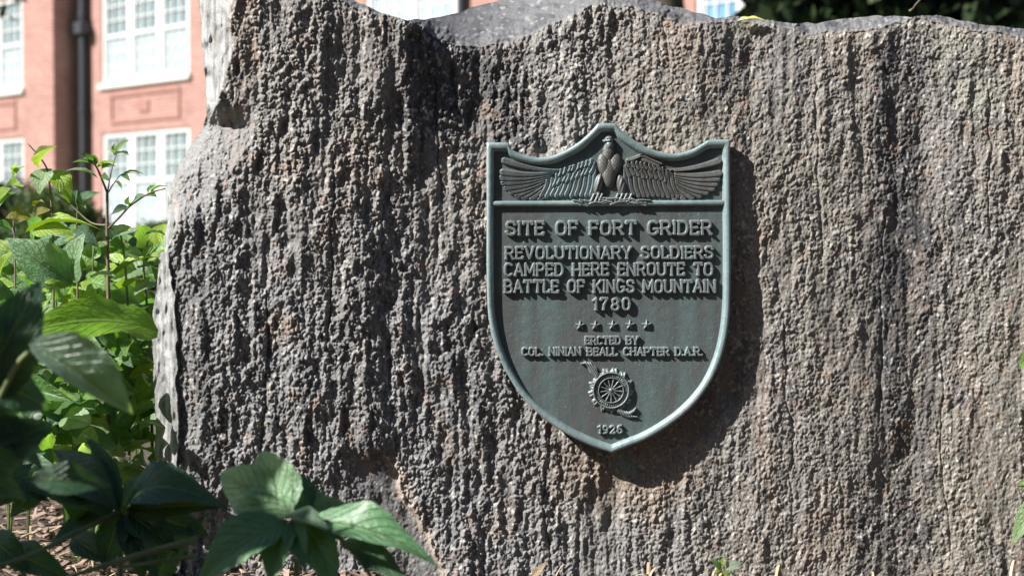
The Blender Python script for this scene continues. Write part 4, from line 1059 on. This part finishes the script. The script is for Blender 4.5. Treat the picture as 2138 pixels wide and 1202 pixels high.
stem(p7, [(410,1160,1.68),(330,1172,1.66),(250,1184,1.64)], 0.003, name='runner')
# filler plants: one shape, random leaves, each plant its own
def filler(px, dep, top, n, label, seed, size=84, cols=(C_MD, C_LT, C_PL, C_YE, C_BL, C_LT), spread=70):
    r = random.Random(seed)
    p = empty('leafy_plant', ground_at(px, dep), label, 'plant', GP)
    for k in range(3):
        x = px + r.uniform(-spread, spread) * .8
        stem(p, [(px, 518 + 0.54 * FPX / dep, dep), ((px + x) / 2, (1000 + top) / 2, dep), (x, top + r.uniform(0, 120), dep)], 0.0022)
    for k in range(n):
        x = px + r.gauss(0, spread * .75); y = top + (1010 - top) * r.random() ** 0.95
        if x > 352: x = 352 - r.uniform(0, 60)
        if x < -15: x = -15 + r.uniform(0, 90)
        dd = dep + r.uniform(-0.08, 0.08) - (y - 600) / 1000 * (0.75 if x < 225 else 0.45)
        if x > 225: dd = max(dd, 2.44)
        a = r.uniform(0, 6.28); L = size * r.uniform(0.55, 1.35)
        tx, ty = x + math.cos(a) * L, y + math.sin(a) * L * 0.55
        nrm = (r.uniform(-.9, .25), -r.uniform(0.2, 1), r.uniform(0.25, 1))
        c = r.choice(cols); f = r.uniform(0.75, 1.25)
        hero(p, r.choice(['ovate', 'ovate2', 'wavy', 'fold', 'small']), (x, y), (tx, ty), L * r.uniform(0.5, 0.8), nrm, tuple(v * f for v in c), dd, dd + r.uniform(-.06, .06))
filler(60, 2.62, 490, 80, 'low spreading plant filling the gap under the brick pier', 41)
filler(180, 2.7, 500, 84, 'low spreading plant rooted below the slender upright shoot', 42)
filler(290, 2.75, 510, 80, 'low spreading plant pressed against the rough corner of the boulder', 43, spread=50)
filler(20, 2.5, 600, 60, 'low dark plant behind the shaded leaves at the left edge', 44, cols=(C_DK, C_MD, C_BL))
filler(200, 2.5, 640, 80, 'low plant of small pale leaves below the huge backlit leaf', 45, size=62, cols=(C_MD, C_LT, C_BL, C_PL))
# grass, straw and mulch
def blades(n, xr, dr, hpx, mat, name, seed, wpx=7, flat=False):
    r = random.Random(seed); V, F = [], []
    for k in range(n):
        dep = r.uniform(*dr); px = r.uniform(*xr)
        base = Vector(ground_at(px, dep)); h = hpx * r.uniform(0.5, 1.2) * dep / FPX; w = wpx * r.uniform(0.5, 1.2) * dep / FPX / 2
        a = r.uniform(0, 6.28); d = Vector((math.cos(a), math.sin(a), 0)); s = Vector((-d.y, d.x, 0)); bend = r.uniform(0.2, 0.9) if not flat else 1.0
        b0 = len(V)
        for i in range(7):
            t = i / 6
            if flat: p = base + d * h * t + Vector((0, 0, 0.006 + 0.03 * math.sin(t * 3.1) * (k % 4) / 4))
            else: p = base + Vector((0, 0, h * (t - bend * 0.55 * t ** 3))) + d * h * bend * t * t * 0.8
            ww = w * (1 - t ** 2.2) + 0.0002
            V += [p - s * ww, p + s * ww]
        F += [(b0 + 2 * i, b0 + 2 * i + 1, b0 + 2 * i + 3, b0 + 2 * i + 2) for i in range(6)]
    o = link(name, mesh_np(name, np.array([tuple(v) for v in V]), np.array(F)), mat)
    return tag(o, kind='stuff')
blades(110, (130, 350), (2.44, 2.75), 260, M_blade, 'grass', 51, 9)
blades(130, (-150, 345), (1.75, 2.7), 130, M_straw, 'straw', 52, 6, True)
blades(34, (1100, 2200), (2.2, 2.31), 60, M_straw, 'straw', 53, 5, True)
r = random.Random(61); mb = MB()
def chip(x, y, z, L, w, t, a, b_, c):
    M = Euler((a, b_, c)).to_matrix()
    k = r.uniform(0.5, 1)
    vs = [M @ Vector(q) + Vector((x, y, z)) for q in ((-L,-w,0),(L,-w*k,0),(L*1.1,w*k,0),(-L,w,0),(-L,-w,t),(L,-w*k,t),(L*1.1,w*k,t),(-L,w,t))]
    mb.add(vs, [(0,3,2,1),(4,5,6,7),(0,1,5,4),(1,2,6,5),(2,3,7,6),(3,0,4,7)])
for k in range(6500):
    if k < 6200: x, y = r.uniform(-1.5, -0.25), r.uniform(1.45, 3.6)
    else: x, y = r.uniform(-0.5, -0.2), r.uniform(1.9, 2.34)
    L = r.uniform(0.004, 0.017)
    chip(x, y, r.uniform(-0.004, 0.012), L, L * r.uniform(0.12, 0.4), r.uniform(0.0015, 0.004), r.uniform(-.5, .5), r.uniform(-.35, .35), r.uniform(0, 6.28))
mulch_m = leafmat('mulch_chips', (0.13, 0.085, 0.065), (0.42, 0.31, 0.25), 0.0, 0.85)
tag(mb.build('mulch', mulch_m), kind='stuff')
# small weed and dry leaf at the foot of the stone
w1_ = empty('weed', ground_at(1510, 2.2), 'tiny yellow green weed with one pale leaf at the foot of the boulder', 'weed')
stem(w1_, [(1512,1236,2.24),(1508,1195,2.24),(1500,1172,2.24)], 0.0014)
stem(w1_, [(1512,1236,2.24),(1520,1190,2.24),(1528,1180,2.24)], 0.0012)
for q in [('small',(1505,1185),(1484,1165),13,CAMN,C_MD),('small',(1505,1180),(1512,1160),11,CAMN,C_YE),('small',(1506,1190),(1492,1196),10,UP,C_YE),('ovate',(1516,1186),(1550,1172),24,(-0.2,-0.7,0.7),(0.28,0.36,0.30)),
          ('small',(1510,1195),(1525,1200),12,CAMN,C_YE),('small',(1504,1195),(1496,1180),9,CAMN,C_YE),('small',(1520,1196),(1540,1206),14,UP,(0.2,0.3,0.2)),('small',(1508,1200),(1500,1212),12,CAMN,C_LT)]:
    hero(w1_, *q, db=2.235)
def loose_leaf(name, label, kind, b_, t, w, nrm, col, dep):
    me = LT[kind].copy(); o = bpy.data.objects.new(name, me); SC.collection.objects.link(o)
    base, tip = PV(*b_, dep), PV(*t, dep); y = tip - base; L = y.length; y /= L
    n = Vector(nrm); z = (n - y * n.dot(y)).normalized(); x = y.cross(z); ww = w * dep / FPX
    M = Matrix((x * ww, y * L, z * L * 0.7)).transposed().to_4x4(); M.translation = base; o.matrix_world = M
    o.color = (*col, 1)
    return tag(o, label, 'leaf')
loose_leaf('dry_leaf', 'narrow tan dry leaf standing upright against the bottom of the boulder', 'lance', (1108,1212), (1144,1170), 18, (-0.4,-0.8,0.3), (0.42,0.30,0.20), 2.25)
loose_leaf('fallen_leaf', 'small bright yellow fallen leaf lying on top of the boulder', 'ovate', (1540,44), (1600,39), 14, (-0.05,-0.22,1), (0.85,0.82,0.55), D0 + 0.005)
# plant at the right edge
p8 = empty('edge_plant', ground_at(2230, 2.2), 'green plant at the right edge with only leaf tips reaching before the boulder', 'plant')
stem(p8, [(2230,1240,2.2),(2222,1000,2.2),(2200,700,2.2)], 0.004)
for q in [('ovate',(2195,1020),(2108,1136),48,(-0.5,-0.7,0.5),C_PL),('ovate',(2210,960),(2128,1012),40,CAMN,C_LT),('ovate',(2200,690),(2126,768),50,CAMN,C_LT),('ovate2',(2215,900),(2160,960),46,CAMN,C_MD),
          ('ovate',(2210,760),(2290,720),60,UP,C_LT),('ovate',(2225,900),(2300,940),60,UP,C_MD),('ovate',(2205,700),(2230,620),50,CAMN,C_LT)]:
    hero(p8, *q, db=2.2)
# bare twig above the stone
tw = MB(); tw.tube([PV(1904, 22, 2.9), PV(1912, 10, 2.9), PV(1925, -4, 2.9), PV(1950, -50, 2.9), PV(2010, -160, 2.9)], [0.0018, 0.0016, 0.0018, 0.0025, 0.004], 7)
tw.tube([PV(1899, 24, 2.9), PV(1906, 19, 2.9)], [0.003, 0.002], 7)
tw.tube([PV(2010, -160, 2.9), PV(2300, -140, 3.1), PV(2420, 300, 3.2), PV(2400, 1050, 3.2)], [0.004, 0.006, 0.009, 0.012], 7)
tag(tw.build('twig', M_twig, None, True), 'thin bare twig poking up behind the right end of the boulder', 'twig')
# unseen leafy shrub added outside the left edge to shade the near plants
t = empty('shade_shrub', (-1.25, 1.32, 0), 'tall unseen shrub added to shade the near plants', 'shrub')
mb = MB()
for k in range(6):
    a = k * 1.05; mb.tube([(0, 0, -0.03), (math.cos(a) * .1, math.sin(a) * .1, 0.45), (math.cos(a) * .3, math.sin(a) * .2, 1.0)], [0.012, 0.009, 0.004], 6)
mb.build('stem', M_bark, t, True)
vv, ff = leaf_cloud([(-0.14, -0.04, 1.0, 0.24, 0.25, 0.25), (0.06, 0.03, 0.78, 0.20, 0.2, 0.16), (-0.12, -0.02, 0.7, 0.25, 0.25, 0.2)], 420, 0.12, 0.6, 0.2, seed=71)
v2, f2 = leaf_cloud([(0.20, 0.06, 1.0, 0.16, 0.12, 0.13)], 9, 0.12, 0.6, 0.2, seed=73)
vv, ff = np.concatenate([vv, v2]), np.concatenate([ff, f2 + len(vv)])
link('foliage', mesh_np('foliage', vv, ff, False), M_mid, t)
